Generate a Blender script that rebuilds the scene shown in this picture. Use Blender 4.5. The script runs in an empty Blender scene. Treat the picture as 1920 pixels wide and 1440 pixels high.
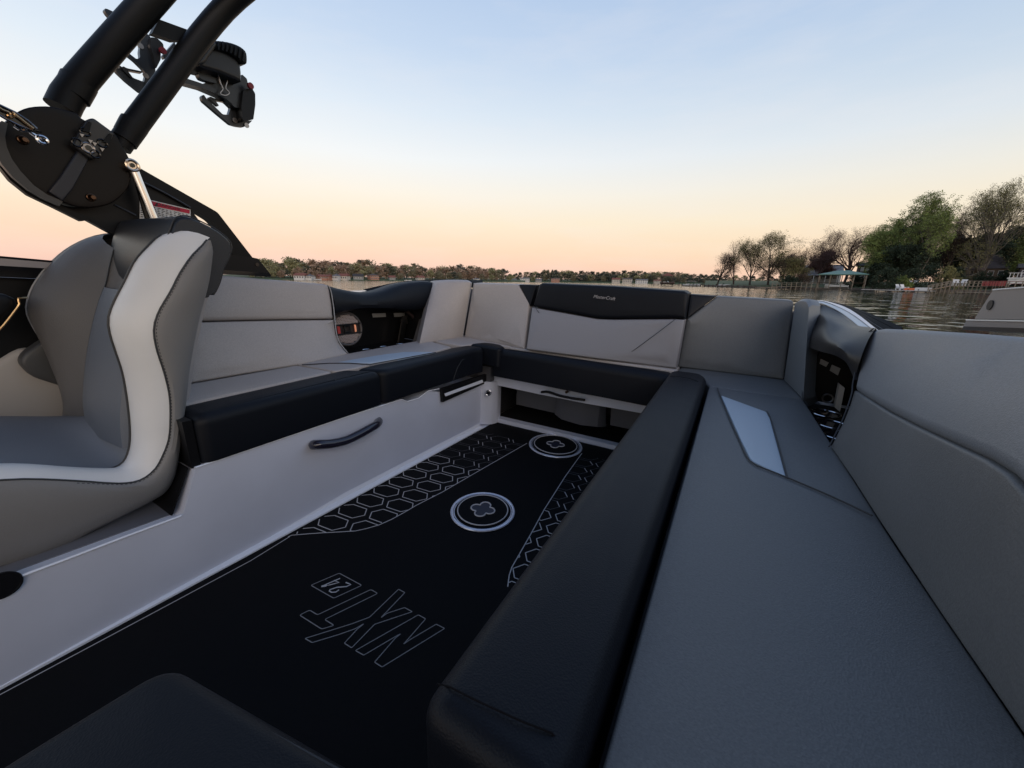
import bpy, bmesh, math, random
from mathutils import Vector, Matrix, Euler

# ------------------------------------------------------------------ frame
# The boat has its own axes (X to the right, Y to the stern, Z up, metres, origin 1 m above the sole);
# it lies a little heeled on the level lake.
FPX = 711.41
RB = Matrix(((0.86527962, 0.17556398, -0.4695407),
             (0.49962257, -0.22571184, 0.83632018),
             (0.0408468, -0.95824394, -0.28301959)))      # boat axes in view axes (right, down, forward)
UPV = Vector((0.0127, -1.0, -0.2719)).normalized()         # true vertical in view axes
yb = Vector(RB[1]); yw = (yb - UPV * yb.dot(UPV)).normalized()
xw = yw.cross(UPV)
RW = Matrix((xw, yw, UPV))
EYE = Vector((0, 0, 1.4))
B3 = RW @ RB.transposed()
B4 = Matrix.Translation(EYE) @ B3.to_4x4()

scene = bpy.context.scene
COL = scene.collection
cam_d = bpy.data.cameras.new("camera")
cam = bpy.data.objects.new("camera", cam_d); COL.objects.link(cam)
cam_d.sensor_width = 36.0
cam_d.lens = FPX / 1920 * 36
cam_d.clip_start = 0.02; cam_d.clip_end = 9000
cm = Matrix((RW @ Vector((1, 0, 0)), RW @ Vector((0, -1, 0)), RW @ Vector((0, 0, -1)))).transposed()
cam.matrix_world = Matrix.Translation(EYE) @ cm.to_4x4()
scene.camera = cam

def lin(r, g, b):
    f = lambda c: (c / 255 / 12.92) if c / 255 <= 0.04045 else ((c / 255 + 0.055) / 1.055) ** 2.4
    return (f(r), f(g), f(b), 1)

# ------------------------------------------------------------------ sky and sun
SUN_AZ_DIR = Vector((0.78, -0.62, 0)).normalized()
SUN_EL = math.radians(20)
world = bpy.data.worlds.new("World"); scene.world = world; world.use_nodes = True
nt = world.node_tree; nt.nodes.clear(); N = nt.nodes.new; L = nt.links.new
out = N('ShaderNodeOutputWorld')
tc = N('ShaderNodeTexCoord'); nrm = N('ShaderNodeVectorMath'); nrm.operation = 'NORMALIZE'
L(tc.outputs['Generated'], nrm.inputs[0])
sep = N('ShaderNodeSeparateXYZ'); L(nrm.outputs[0], sep.inputs[0])
asin = N('ShaderNodeMath'); asin.operation = 'ARCSINE'; L(sep.outputs['Z'], asin.inputs[0])
deg = N('ShaderNodeMapRange'); deg.inputs['From Min'].default_value = 0; deg.inputs['From Max'].default_value = math.pi / 2
L(asin.outputs[0], deg.inputs['Value'])
def ramp(stops):
    r = N('ShaderNodeValToRGB'); r.color_ramp.interpolation = 'B_SPLINE' if False else 'LINEAR'
    el = r.color_ramp.elements
    while len(el) > 1: el.remove(el[-1])
    el[0].position = stops[0][0] / 90; el[0].color = lin(*stops[0][1])
    for p, c in stops[1:]:
        e = el.new(p / 90); e.color = lin(*c)
    return r
SKY_L = ramp([(0, (242, 194, 184)), (1.5, (250, 204, 186)), (4, (254, 216, 187)), (7.5, (255, 233, 202)), (11, (255, 244, 226)),
              (15, (247, 248, 246)), (20, (228, 238, 247)), (26, (204, 221, 242)), (33, (184, 206, 236)), (50, (120, 148, 190)), (90, (70, 96, 145))])
SKY_R = ramp([(0, (246, 204, 180)), (1.5, (251, 212, 182)), (4, (253, 224, 187)), (7.5, (250, 235, 208)), (11, (240, 236, 225)),
              (15, (222, 230, 236)), (20, (200, 216, 233)), (26, (180, 202, 230)), (33, (164, 190, 224)), (50, (112, 140, 184)), (90, (66, 92, 142))])
L(deg.outputs[0], SKY_L.inputs[0]); L(deg.outputs[0], SKY_R.inputs[0])
azd = N('ShaderNodeVectorMath'); azd.operation = 'DOT_PRODUCT'; azd.inputs[1].default_value = (1, 0.05, 0)
L(nrm.outputs[0], azd.inputs[0])
azr = N('ShaderNodeMapRange'); azr.inputs['From Min'].default_value = -0.75; azr.inputs['From Max'].default_value = 0.35
L(azd.outputs['Value'], azr.inputs['Value'])
mixc = N('ShaderNodeMix'); mixc.data_type = 'RGBA'
L(azr.outputs[0], mixc.inputs[0]); L(SKY_L.outputs[0], mixc.inputs[6]); L(SKY_R.outputs[0], mixc.inputs[7])
# faint high cirrus
mp = N('ShaderNodeMapping'); mp.inputs['Scale'].default_value = (3, 3, 14); L(nrm.outputs[0], mp.inputs[0])
nz = N('ShaderNodeTexNoise'); nz.inputs['Scale'].default_value = 1.3; nz.inputs['Detail'].default_value = 5; nz.inputs['Roughness'].default_value = .6
L(mp.outputs[0], nz.inputs['Vector'])
cr = N('ShaderNodeMapRange'); cr.inputs['From Min'].default_value = .45; cr.inputs['From Max'].default_value = .8; cr.inputs['To Max'].default_value = .20
L(nz.outputs['Fac'], cr.inputs['Value'])
mix2 = N('ShaderNodeMix'); mix2.data_type = 'RGBA'; mix2.inputs[7].default_value = lin(246, 240, 238)
L(cr.outputs[0], mix2.inputs[0]); L(mixc.outputs[2], mix2.inputs[6])
bg = N('ShaderNodeBackground'); bg.inputs['Strength'].default_value = 0.97; L(mix2.outputs[2], bg.inputs['Color'])
sky = N('ShaderNodeTexSky'); sky.sky_type = 'NISHITA'; sky.sun_disc = False
sky.sun_elevation = SUN_EL; sky.sun_rotation = math.atan2(SUN_AZ_DIR.x, SUN_AZ_DIR.y)
bg2 = N('ShaderNodeBackground'); bg2.inputs['Strength'].default_value = 0.01; L(sky.outputs[0], bg2.inputs['Color'])
add = N('ShaderNodeAddShader'); L(bg.outputs[0], add.inputs[0]); L(bg2.outputs[0], add.inputs[1])
L(add.outputs[0], out.inputs['Surface'])

sun_d = bpy.data.lights.new("sun", 'SUN'); sun_d.energy = 0.9; sun_d.angle = math.radians(50); sun_d.color = (1, 0.79, 0.62)
sun = bpy.data.objects.new("sun", sun_d); COL.objects.link(sun)
sdir = Vector((SUN_AZ_DIR.x * math.cos(SUN_EL), SUN_AZ_DIR.y * math.cos(SUN_EL), math.sin(SUN_EL)))
sun.rotation_euler = sdir.to_track_quat('Z', 'Y').to_euler()
scene.view_settings.view_transform = 'Standard'; scene.view_settings.look = 'None'
scene.view_settings.exposure = 0; scene.view_settings.gamma = 1
try: scene.cycles.max_bounces = 6
except Exception: pass

# ------------------------------------------------------------------ materials
MATS = {}
def mat(name, col, rough=.5, metal=0, spec=.5, bump=0, bscale=300, var=0, vscale=6, coat=0, emit=None, alpha=1, weave=0):
    if name in MATS: return MATS[name]
    m = bpy.data.materials.new(name); m.use_nodes = True; t = m.node_tree; b = t.nodes['Principled BSDF']
    c = tuple(col) + ((1,) if len(col) == 3 else ())
    b.inputs['Base Color'].default_value = c
    b.inputs['Roughness'].default_value = rough; b.inputs['Metallic'].default_value = metal
    b.inputs['Specular IOR Level'].default_value = spec
    b.inputs['Coat Weight'].default_value = coat; b.inputs['Coat Roughness'].default_value = .1
    tcn = t.nodes.new('ShaderNodeTexCoord')
    if var:
        n = t.nodes.new('ShaderNodeTexNoise'); n.inputs['Scale'].default_value = vscale; n.inputs['Detail'].default_value = 6
        t.links.new(tcn.outputs['Object'], n.inputs['Vector'])
        mr = t.nodes.new('ShaderNodeMapRange'); mr.inputs['From Min'].default_value = .3; mr.inputs['From Max'].default_value = .7
        mr.inputs['To Min'].default_value = 1 - var; mr.inputs['To Max'].default_value = 1 + var
        t.links.new(n.outputs['Fac'], mr.inputs['Value'])
        if weave:
            nf = t.nodes.new('ShaderNodeTexNoise'); nf.inputs['Scale'].default_value = 260; nf.inputs['Detail'].default_value = 2
            t.links.new(tcn.outputs['Object'], nf.inputs['Vector'])
            mf = t.nodes.new('ShaderNodeMapRange'); mf.inputs['From Min'].default_value = .3; mf.inputs['From Max'].default_value = .7; mf.inputs['To Min'].default_value = .90; mf.inputs['To Max'].default_value = 1.1
            t.links.new(nf.outputs['Fac'], mf.inputs['Value']); mm = t.nodes.new('ShaderNodeMath'); mm.operation = 'MULTIPLY'
            t.links.new(mr.outputs[0], mm.inputs[0]); t.links.new(mf.outputs[0], mm.inputs[1]); mr = mm
        mx = t.nodes.new('ShaderNodeVectorMath'); mx.operation = 'SCALE'; mx.inputs[0].default_value = c[:3]
        t.links.new(mr.outputs[0], mx.inputs['Scale']); t.links.new(mx.outputs[0], b.inputs['Base Color'])
        mr2 = t.nodes.new('ShaderNodeMapRange'); mr2.inputs['To Min'].default_value = max(0, rough - .08); mr2.inputs['To Max'].default_value = min(1, rough + .08)
        t.links.new(n.outputs['Fac'], mr2.inputs['Value']); t.links.new(mr2.outputs[0], b.inputs['Roughness'])
    if bump:
        if weave:
            v = t.nodes.new('ShaderNodeTexVoronoi'); v.inputs['Scale'].default_value = bscale
            t.links.new(tcn.outputs['Object'], v.inputs['Vector']); fac = v.outputs['Distance']
        else:
            v = t.nodes.new('ShaderNodeTexNoise'); v.inputs['Scale'].default_value = bscale; v.inputs['Detail'].default_value = 3
            t.links.new(tcn.outputs['Object'], v.inputs['Vector']); fac = v.outputs['Fac']
        lo = t.nodes.new('ShaderNodeTexNoise'); lo.inputs['Scale'].default_value = 5; lo.inputs['Detail'].default_value = 2
        t.links.new(tcn.outputs['Object'], lo.inputs['Vector'])
        b0 = t.nodes.new('ShaderNodeBump'); b0.inputs['Strength'].default_value = 1; b0.inputs['Distance'].default_value = .0022 if weave or bump > .2 else 0.0
        t.links.new(lo.outputs['Fac'], b0.inputs['Height'])
        bp = t.nodes.new('ShaderNodeBump'); bp.inputs['Strength'].default_value = bump; bp.inputs['Distance'].default_value = .001
        t.links.new(fac, bp.inputs['Height']); t.links.new(b0.outputs[0], bp.inputs['Normal']); t.links.new(bp.outputs[0], b.inputs['Normal'])
    if emit:
        b.inputs['Emission Color'].default_value = tuple(emit[:3]) + (1,); b.inputs['Emission Strength'].default_value = emit[3]
    if alpha < 1:
        b.inputs['Transmission Weight'].default_value = 1 - alpha
    MATS[name] = m; return m

GREY = mat('grey_vinyl', (.40, .365, .345), .48, bump=.35, bscale=420, weave=1, var=.04)
DGREY = mat('slate_vinyl', (.125, .132, .138), .5, bump=.35, bscale=420, weave=1, var=.05)
SILVER = mat('silver_vinyl', (.80, .79, .77), .4, metal=.0, bump=.25, bscale=500, var=.03)
BLUEV = mat('pale_blue_vinyl', (.42, .50, .58), .42, bump=.25, bscale=500, weave=1)
BLACKV = mat('black_vinyl', (.0045, .006, .010), .5, spec=.24, bump=.3, bscale=420, weave=1)
PIPE = mat('dark_piping', (.03, .032, .036), .5)
LPIPE = mat('light_piping', (.33, .33, .34), .5)
GEL = mat('grey_gelcoat', (.72, .745, .84), .32, metal=.1, coat=.25, bump=.15, bscale=900, var=.06, vscale=3)
GELL = mat('light_gelcoat', (.88, .90, .96), .22, metal=.0, coat=.5)
DGEL = mat('storage_plastic', (.10, .10, .11), .5, bump=.2, bscale=300)
BLK = mat('black_plastic', (.007, .007, .008), .4, spec=.25, bump=.1, bscale=300)
BLKM = mat('black_powder_metal', (.006, .006, .006), .45, spec=.22, bump=.15, bscale=700)
BLKS = mat('black_satin_plate', (.007, .005, .0045), .35, spec=.2)
GLOSS = mat('gloss_black', (.01, .01, .012), .08)
EVA = mat('black_foam_sole', (.0035, .0035, .0042), .75, spec=.15, bump=.3, bscale=500)
GROOVE = mat('grey_groove', (.50, .48, .48), .7)
GROOVE_SHADE = mat('shaded_groove', (.075, .075, .078), .7)
CHROME = mat('polished_steel', (.75, .75, .77), .12, metal=1)
STEEL = mat('brushed_steel', (.30, .28, .27), .3, metal=1)
BRASS = mat('brass_bolt', (.10, .06, .04), .3, metal=1)
WHITEP = mat('white_gelcoat', (.75, .75, .76), .25)
RED = mat('red_plastic', (.22, .01, .02), .5)
REDL = mat('red_label', (.55, .01, .05), .5)
PAPER = mat('white_label', (.7, .69, .67), .6)
INK = mat('label_ink', (.02, .02, .02), .6)
BEIGE = mat('beige_panel', (.40, .37, .34), .6, bump=.2, bscale=200)

# ------------------------------------------------------------------ geometry helpers
def bx(px, py, x): d = ray(px, py); return d * (x / d.x)
def by(px, py, y): d = ray(px, py); return d * (y / d.y)
def bz(px, py, z): d = ray(px, py); return d * (z / d.z)
def ray(px, py): return RB @ Vector((px - 960, py - 720, FPX))
def X(v, *pts): return [bx(p[0], p[1], v) for p in pts]
def Y(v, *pts): return [by(p[0], p[1], v) for p in pts]
def Z(v, *pts): return [bz(p[0], p[1], v) for p in pts]
V = Vector

def finish(bm, name, mats, parent, origin, smooth=True, frame='boat'):
    bmesh.ops.recalc_face_normals(bm, faces=bm.faces)
    o3 = V(origin)
    for v in bm.verts: v.co -= o3
    me = bpy.data.meshes.new(name); bm.to_mesh(me); bm.free()
    for m in (mats if isinstance(mats, (list, tuple)) else [mats]): me.materials.append(m)
    if smooth:
        me.polygons.foreach_set('use_smooth', [True] * len(me.polygons))
        try: me.set_sharp_from_angle(angle=math.radians(38))
        except Exception: pass
    o = bpy.data.objects.new(name, me); COL.objects.link(o)
    if parent is not None: o.parent = parent
    else: o.matrix_world = (B4 if frame == 'boat' else Matrix.Identity(4)) @ Matrix.Translation(o3)
    return o
def tag(o, label, cat, group=None):
    o['label'] = label; o['category'] = cat
    if group: o['group'] = group
    return o
class Thing:
    def __init__(s, name, label, cat, origin=(0, 0, 0), group=None, frame='boat'):
        s.o = bpy.data.objects.new(name, None); COL.objects.link(s.o); s.org = V(origin)
        s.o.empty_display_size = .1
        s.o.matrix_world = (B4 if frame == 'boat' else Matrix.Identity(4)) @ Matrix.Translation(s.org)
        tag(s.o, label, cat, group)
    def part(s, name, bm, m, parent=None, smooth=True):
        return finish(bm, name, m, parent or s.o, s.org, smooth)
def solo(name, bm, m, label, cat, group=None, origin=None, frame='boat', smooth=True):
    if origin is None:
        n = len(bm.verts); c = V((0, 0, 0)); zmin = 1e9
        for v in bm.verts: c += v.co / n; zmin = min(zmin, v.co.z)
        origin = (c.x, c.y, zmin)
    return tag(finish(bm, name, m, None, origin, smooth, frame), label, cat, group)
def structure(name, bm, m, frame='boat', smooth=True):
    o = finish(bm, name, m, None, (0, 0, 0), smooth, frame); o['kind'] = 'structure'; return o

def box(bm, a, b, mi=0):
    a = V(a); b = V(b)
    vs = [bm.verts.new((x, y, z)) for x in (a.x, b.x) for y in (a.y, b.y) for z in (a.z, b.z)]
    for f in ((0, 1, 3, 2), (4, 6, 7, 5), (0, 4, 5, 1), (2, 3, 7, 6), (0, 2, 6, 4), (1, 5, 7, 3)):
        fc = bm.faces.new([vs[i] for i in f]); fc.material_index = mi
    return bm
def slab(bm, pts, vec, mi=0):
    """closed prism from an outline and an extrusion vector"""
    vec = V(vec); a = [bm.verts.new(p) for p in pts]; b = [bm.verts.new(V(p) + vec) for p in pts]
    n = len(a)
    for f in [a, b[::-1]] + [[a[i], b[i], b[(i + 1) % n], a[(i + 1) % n]] for i in range(n)]:
        try: bm.faces.new(f).material_index = mi
        except ValueError: pass
    return bm
def tube(bm, pts, r, n=8, mi=0, closed=False, caps=True, flat=1.0):
    pts = [V(p) for p in pts]; rings = []; m = len(pts)
    rr = r if isinstance(r, (list, tuple)) else [r] * m
    up = None
    for i, p in enumerate(pts):
        a = pts[i - 1] if (i > 0 or closed) else p; b = pts[(i + 1) % m] if (i < m - 1 or closed) else p
        t = (b - a).normalized()
        if up is None:
            up = V((0, 0, 1)) if abs(t.z) < .9 else V((1, 0, 0))
        s = t.cross(up);
        if s.length < 1e-5: s = t.cross(V((0, 1, 0)))
        s.normalize(); up = s.cross(t).normalized()
        rings.append([bm.verts.new(p + (s * math.cos(k * 2 * math.pi / n) + up * math.sin(k * 2 * math.pi / n) * flat) * rr[i]) for k in range(n)])
    for i in range(m if closed else m - 1):
        A = rings[i]; C = rings[(i + 1) % m]
        for k in range(n):
            bm.faces.new([A[k], A[(k + 1) % n], C[(k + 1) % n], C[k]]).material_index = mi
    if caps and not closed:
        bm.faces.new(rings[0][::-1]).material_index = mi; bm.faces.new(rings[-1]).material_index = mi
    return bm
def spline(pts, n, closed=False):
    pts = [V(p) for p in pts]; m = len(pts); P = []
    seg = m if closed else m - 1
    for i in range(seg):
        p0 = pts[(i - 1) % m] if (i > 0 or closed) else pts[0] * 2 - pts[1]
        p1 = pts[i]; p2 = pts[(i + 1) % m]
        p3 = pts[(i + 2) % m] if (i < m - 2 or closed) else pts[-1] * 2 - pts[-2]
        for k in range(12):
            t = k / 12
            P.append(.5 * ((2 * p1) + (p2 - p0) * t + (2 * p0 - 5 * p1 + 4 * p2 - p3) * t * t + (3 * p1 - p0 - 3 * p2 + p3) * t ** 3))
    P.append(pts[0] if closed else pts[-1])
    return resample(P, n + 1 if closed else n)[: n if closed else None]
def resample(P, n):
    d = [0]
    for a, b in zip(P, P[1:]): d.append(d[-1] + (b - a).length)
    res = []; j = 0
    for i in range(n):
        s = d[-1] * i / (n - 1)
        while j < len(P) - 2 and d[j + 1] < s: j += 1
        k = (s - d[j]) / max(1e-9, d[j + 1] - d[j]); res.append(P[j].lerp(P[j + 1], min(1, max(0, k))))
    return res
def loft(bm, rows, mi=0, closed=False, caps=False):
    g = [[bm.verts.new(p) for p in r] for r in rows]; n = len(g[0])
    for a, b in zip(g, g[1:]):
        for k in range(n if closed else n - 1):
            try: bm.faces.new([a[k], a[(k + 1) % n], b[(k + 1) % n], b[k]]).material_index = mi
            except ValueError: pass
    if caps:
        bm.faces.new(g[0][::-1]).material_index = mi; bm.faces.new(g[-1]).material_index = mi
    return bm
def rnd(pts, rad, seg=4):
    """round the corners of a closed outline; rad a number or a list"""
    pts = [V(p) for p in pts]; n = len(pts); outp = []
    for i, p in enumerate(pts):
        r = rad[i] if isinstance(rad, (list, tuple)) else rad
        a = pts[i - 1]; b = pts[(i + 1) % n]
        if r <= 0: outp.append(p); continue
        da = (a - p); db = (b - p)
        ra = min(r, da.length * .45); rb = min(r, db.length * .45)
        A = p + da.normalized() * ra; Bq = p + db.normalized() * rb
        for k in range(seg + 1):
            t = k / seg; outp.append(A * (1 - t) ** 2 + p * 2 * t * (1 - t) + Bq * t * t)
    return outp
def plane_basis(pts, toward):
    c = sum(pts, V((0, 0, 0))) / len(pts); nr = V((0, 0, 0))
    for a, b in zip(pts, pts[1:] + pts[:1]): nr += (a - c).cross(b - c)
    nr.normalize()
    if nr.dot(V(toward)) < 0: nr = -nr
    u = (pts[0] - c).normalized(); u = (u - nr * u.dot(nr)).normalized()
    return c, nr, u, nr.cross(u)
def cushion(bm, outline, depth, r=.02, puff=.006, seg=4, mi=0, back=True):
    """upholstered pad: outline = its face, depth = vector to the back"""
    pts = [V(p) for p in outline]; dv = V(depth)
    c, nr, u, w = plane_basis(pts, -dv)
    q = [((p - c).dot(u), (p - c).dot(w)) for p in pts]; n = len(pts)
    area = sum(q[i][0] * q[(i + 1) % n][1] - q[(i + 1) % n][0] * q[i][1] for i in range(n))
    sg = 1 if area > 0 else -1
    ins = []
    for i in range(n):
        a = q[i - 1]; p = q[i]; b = q[(i + 1) % n]
        e1 = V((p[0] - a[0], p[1] - a[1], 0)); e2 = V((b[0] - p[0], b[1] - p[1], 0))
        if e1.length < 1e-7: e1 = e2
        if e2.length < 1e-7: e2 = e1
        e1.normalize(); e2.normalize()
        n1 = V((-e1.y, e1.x, 0)) * sg; n2 = V((-e2.y, e2.x, 0)) * sg
        m = n1 + n2
        if m.length < 1e-4: m = n1
        m.normalize(); k = 1 / max(.45, m.dot(n1)); ins.append((m.x * k, m.y * k))
    Q = [V((q[i][0] + ins[i][0] * r, q[i][1] + ins[i][1] * r)) for i in range(n)]
    for it in range(30):
        bad = 0
        for i in range(n):
            j = (i + 1) % n; e = V((q[j][0] - q[i][0], q[j][1] - q[i][1])); d_ = Q[j] - Q[i]
            if e.dot(d_) < 1e-9 and e.length > 1e-9:
                mid = (Q[i] + Q[j]) / 2; en = e.normalized() * 1e-5; Q[i] = mid - en; Q[j] = mid + en; bad += 1
        if not bad: break
    ins = [((Q[i].x - q[i][0]) / max(r, 1e-9), (Q[i].y - q[i][1]) / max(r, 1e-9)) for i in range(n)]
    rings = []
    if back: rings.append([p + dv for p in pts])
    rings.append([p - nr * r for p in pts])
    for s in range(1, seg + 1):
        th = s / seg * math.pi / 2; i0 = r * (1 - math.cos(th)); h = r * math.sin(th)
        rings.append([pts[i] + u * ins[i][0] * i0 + w * ins[i][1] * i0 - nr * (r - h) for i in range(n)])
    last = rings[-1]
    g = [[bm.verts.new(p) for p in rg] for rg in rings]
    for a, b in zip(g, g[1:]):
        for k in range(n):
            bm.faces.new([a[k], a[(k + 1) % n], b[(k + 1) % n], b[k]]).material_index = mi
    if back: bm.faces.new(g[0][::-1]).material_index = mi
    # smooth, slightly crowned infill of the face
    P2 = [V(((p - c).dot(u), (p - c).dot(w))) for p in last]; H = [(p - c).dot(nr) for p in last]
    xs = [p.x for p in P2]; ys = [p.y for p in P2]; W = max(xs) - min(xs); Hh = max(ys) - min(ys)
    st = max(.006, math.sqrt(W * Hh / 260)); pts2 = list(P2)
    dmin = st * .45
    def ok(x, y):
        ins_ = False; j = n - 1
        for i in range(n):
            ax, ay = P2[i]; bx_, by_ = P2[j]
            if (ay > y) != (by_ > y) and x < (bx_ - ax) * (y - ay) / (by_ - ay) + ax: ins_ = not ins_
            dx, dy = bx_ - ax, by_ - ay; l2 = dx * dx + dy * dy
            t = 0 if l2 < 1e-12 else max(0, min(1, ((x - ax) * dx + (y - ay) * dy) / l2))
            if (x - ax - t * dx) ** 2 + (y - ay - t * dy) ** 2 < dmin * dmin: return False
            j = i
        return ins_
    yy = min(ys) + st * .5; r_ = 0
    while yy < max(ys):
        xx = min(xs) + st * (.25 if r_ % 2 else .75)
        while xx < max(xs):
            if ok(xx, yy): pts2.append(V((xx, yy)))
            xx += st
        yy += st * .87; r_ += 1
    from mathutils.geometry import delaunay_2d_cdt
    ov, oe, of, ivo, _, _ = delaunay_2d_cdt(pts2, [], [list(range(n))], 1, 1e-7)
    ov = [V(v) for v in ov]; m = len(ov); nbr = [set() for _ in range(m)]
    for f_ in of:
        for i in range(len(f_)): a, b = f_[i], f_[(i + 1) % len(f_)]; nbr[a].add(b); nbr[b].add(a)
    bd = {}
    for i, src in enumerate(ivo):
        for k in src:
            if k < n: bd[i] = k; break
    h = [H[bd[i]] if i in bd else sum(H) / n for i in range(m)]; e_ = [0.0] * m
    for it in range(160):
        for i in range(m):
            if i in bd or not nbr[i]: continue
            h[i] = sum(h[k] for k in nbr[i]) / len(nbr[i]); e_[i] = sum(e_[k] for k in nbr[i]) / len(nbr[i]) + 1
    em = max(e_) or 1
    vv = []
    for i in range(m):
        if i in bd: vv.append(g[-1][bd[i]])
        else: vv.append(bm.verts.new(c + u * ov[i].x + w * ov[i].y + nr * (h[i] + puff * (e_[i] / em) ** .7)))
    for f_ in of:
        try: bm.faces.new([vv[i] for i in f_]).material_index = mi
        except ValueError: pass
    return bm
def disc(bm, c, nrm_, r, h, n=32, mi=0, r2=None):
    c = V(c); nn = V(nrm_).normalized(); a = nn.orthogonal().normalized(); b = nn.cross(a)
    r2 = r if r2 is None else r2
    A = [bm.verts.new(c + (a * math.cos(k * 2 * math.pi / n) + b * math.sin(k * 2 * math.pi / n)) * r) for k in range(n)]
    Cc = [bm.verts.new(c + nn * h + (a * math.cos(k * 2 * math.pi / n) + b * math.sin(k * 2 * math.pi / n)) * r2) for k in range(n)]
    bm.faces.new(A[::-1]).material_index = mi; bm.faces.new(Cc).material_index = mi
    for k in range(n): bm.faces.new([A[k], A[(k + 1) % n], Cc[(k + 1) % n], Cc[k]]).material_index = mi
    return bm
def ring(bm, c, nrm_, r, t, n=40, mi=0, h=None):
    """torus"""
    c = V(c); nn = V(nrm_).normalized(); a = nn.orthogonal().normalized(); b = nn.cross(a); m = 8; g = []
    h = t if h is None else h
    for k in range(n):
        d = a * math.cos(k * 2 * math.pi / n) + b * math.sin(k * 2 * math.pi / n)
        g.append([bm.verts.new(c + d * (r + t * math.cos(j * 2 * math.pi / m)) + nn * h * math.sin(j * 2 * math.pi / m)) for j in range(m)])
    for k in range(n):
        for j in range(m):
            bm.faces.new([g[k][j], g[(k + 1) % n][j], g[(k + 1) % n][(j + 1) % m], g[k][(j + 1) % m]]).material_index = mi
    return bm
def nb(): return bmesh.new()
def mx(pts): return [bx(a, b, c) for a, b, c in pts]

# =================================================================== THE BOAT
def text_bm(bm, s, size, org, ux, uy, nz, off=.002, mi=0, shear=0, sx=1.0):
    """flat raised lettering; the letters are filled curves turned into faces"""
    cu = bpy.data.curves.new('lettering', 'FONT'); cu.body = s; cu.size = 1; cu.shear = shear; cu.align_x = 'CENTER'; cu.align_y = 'CENTER'
    ob = bpy.data.objects.new('lettering', cu); COL.objects.link(ob)
    dg = bpy.context.evaluated_depsgraph_get(); dg.update()
    me = bpy.data.meshes.new_from_object(ob.evaluated_get(dg))
    ux = V(ux).normalized(); uy = V(uy).normalized(); nz = V(nz).normalized()
    vs = [bm.verts.new(V(org) + ux * v.co.x * size * sx + uy * v.co.y * size + nz * off) for v in me.vertices]
    for p in me.polygons:
        try: bm.faces.new([vs[i] for i in p.vertices]).material_index = mi
        except ValueError: pass
    bpy.data.objects.remove(ob); bpy.data.curves.remove(cu); bpy.data.meshes.remove(me)

boat = Thing('wake_boat', 'grey and black open sport boat whose cockpit fills the photo', 'boat', (-.75, .9, -1.4))
# sole
bm = nb(); box(bm, (-1.6, -1.6, -1.06), (.7, 2.16, -1.008)); boat.part('sole', bm, GEL)
# left bench base, seen as one long moulded panel
XB = -1.352
prof = X(XB, (931, 795), (914, 712), (823, 735), (803, 733), (791, 743), (784, 747), (763, 753), (752, 749), (367, 877), (345, 960), (336, 970), (42, 1080))
prof = [V(p) for p in prof]
prof += [V((XB, -.9, -.745)), V((XB, -.9, -1.006)), V((XB, 2.06, -1.006))]
bm = nb(); slab(bm, prof[:], (-.62, 0, 0))
bench_base = boat.part('bench_base', bm, GEL)
bm = nb()   # bright rounded moulding edge along the top of the base
tube(bm, X(XB + .001, (366, 877), (500, 832), (640, 785), (752, 749), (763, 753), (784, 747), (803, 733), (823, 729)), .0035, 6)
tube(bm, X(XB + .001, (340, 967), (240, 1004), (120, 1050), (42, 1079)), .004, 6)
boat.part('moulding_edge', bm, GELL)
bm = nb()   # flange where the base meets the sole
f0 = Z(-1.0, (0, 1292), (455, 1047), (905, 803)); d0 = (f0[0] - f0[2]).normalized()
inn = [f0[0] + d0 * .9] + f0
rows = [[p + V((-.03, 0, .028)) for p in inn], [p + V((-.022, 0, .012)) for p in inn], [p + V((0, 0, .004)) for p in inn], [p + V((0, 0, -.01)) for p in inn]]
loft(bm, rows); boat.part('floor_flange', bm, GELL)
bm = nb(); slab(bm, [V((-1.374, .362, -.756)), V((-1.374, .424, -.624)), V((-1.96, .424, -.624)), V((-1.96, .362, -.756))], (0, -.004, 0)); box(bm, (-1.96, .428, -.624), (-1.362, .452, -.47)); boat.part('bench_end_shade', bm, BLK)  # black panels standing in for the deep shade beside the chair
bm = nb(); q0, q1 = prof[-5], prof[-4]; slab(bm, [V((-1.385, q.y - (.01 if k == 0 else 0), q.z + .003)) for k, q in enumerate((q0, q1, prof[-3]))] + [V((-1.385, prof[-3].y, prof[-3].z - .01)), V((-1.385, q0.y - .01, q0.z - .01))], (-.57, 0, 0)); boat.part('ledge_shade_sheet', bm, mat('ledge_shade', (.17, .17, .19), .45))  # dark sheet paints the shading on the ledge under the chair
# storage ledge hole below the helm seat
bm = nb(); c = bx(0, 1098, XB + .002); disc(bm, c, (1, 0, 0), .031, .004, 32); ring(bm, c + V((.003, 0, 0)), (1, 0, 0), .031, .0025)
boat.part('ledge_port', bm, GLOSS)
# corner post with its round chrome button
bm = nb()
pts = [V((-1.355, 1.985, 0)), V((-1.325, 2.0, 0)), V((-1.285, 2.03, 0)), V((-1.27, 2.07, 0)), V((-1.275, 2.13, 0)), V((-1.36, 2.13, 0))]
pts = rnd(pts, .012, 3)
slab(bm, [p + V((0, 0, -1.0)) for p in pts], (0, 0, .30)); boat.part('corner_post', bm, GEL)
bm = nb(); c = by(916, 736, 2.0); nn = V((.45, -.8, .1)); disc(bm, c, nn, .020, .012, 28); ring(bm, c + nn.normalized() * .012, nn, .017, .0035)
cn = boat.part('courtesy_light', bm, CHROME)
bm = nb(); disc(bm, c + nn.normalized() * .0125, nn, .009, .002, 20); boat.part('light_lens', bm, GLOSS, cn)
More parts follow.
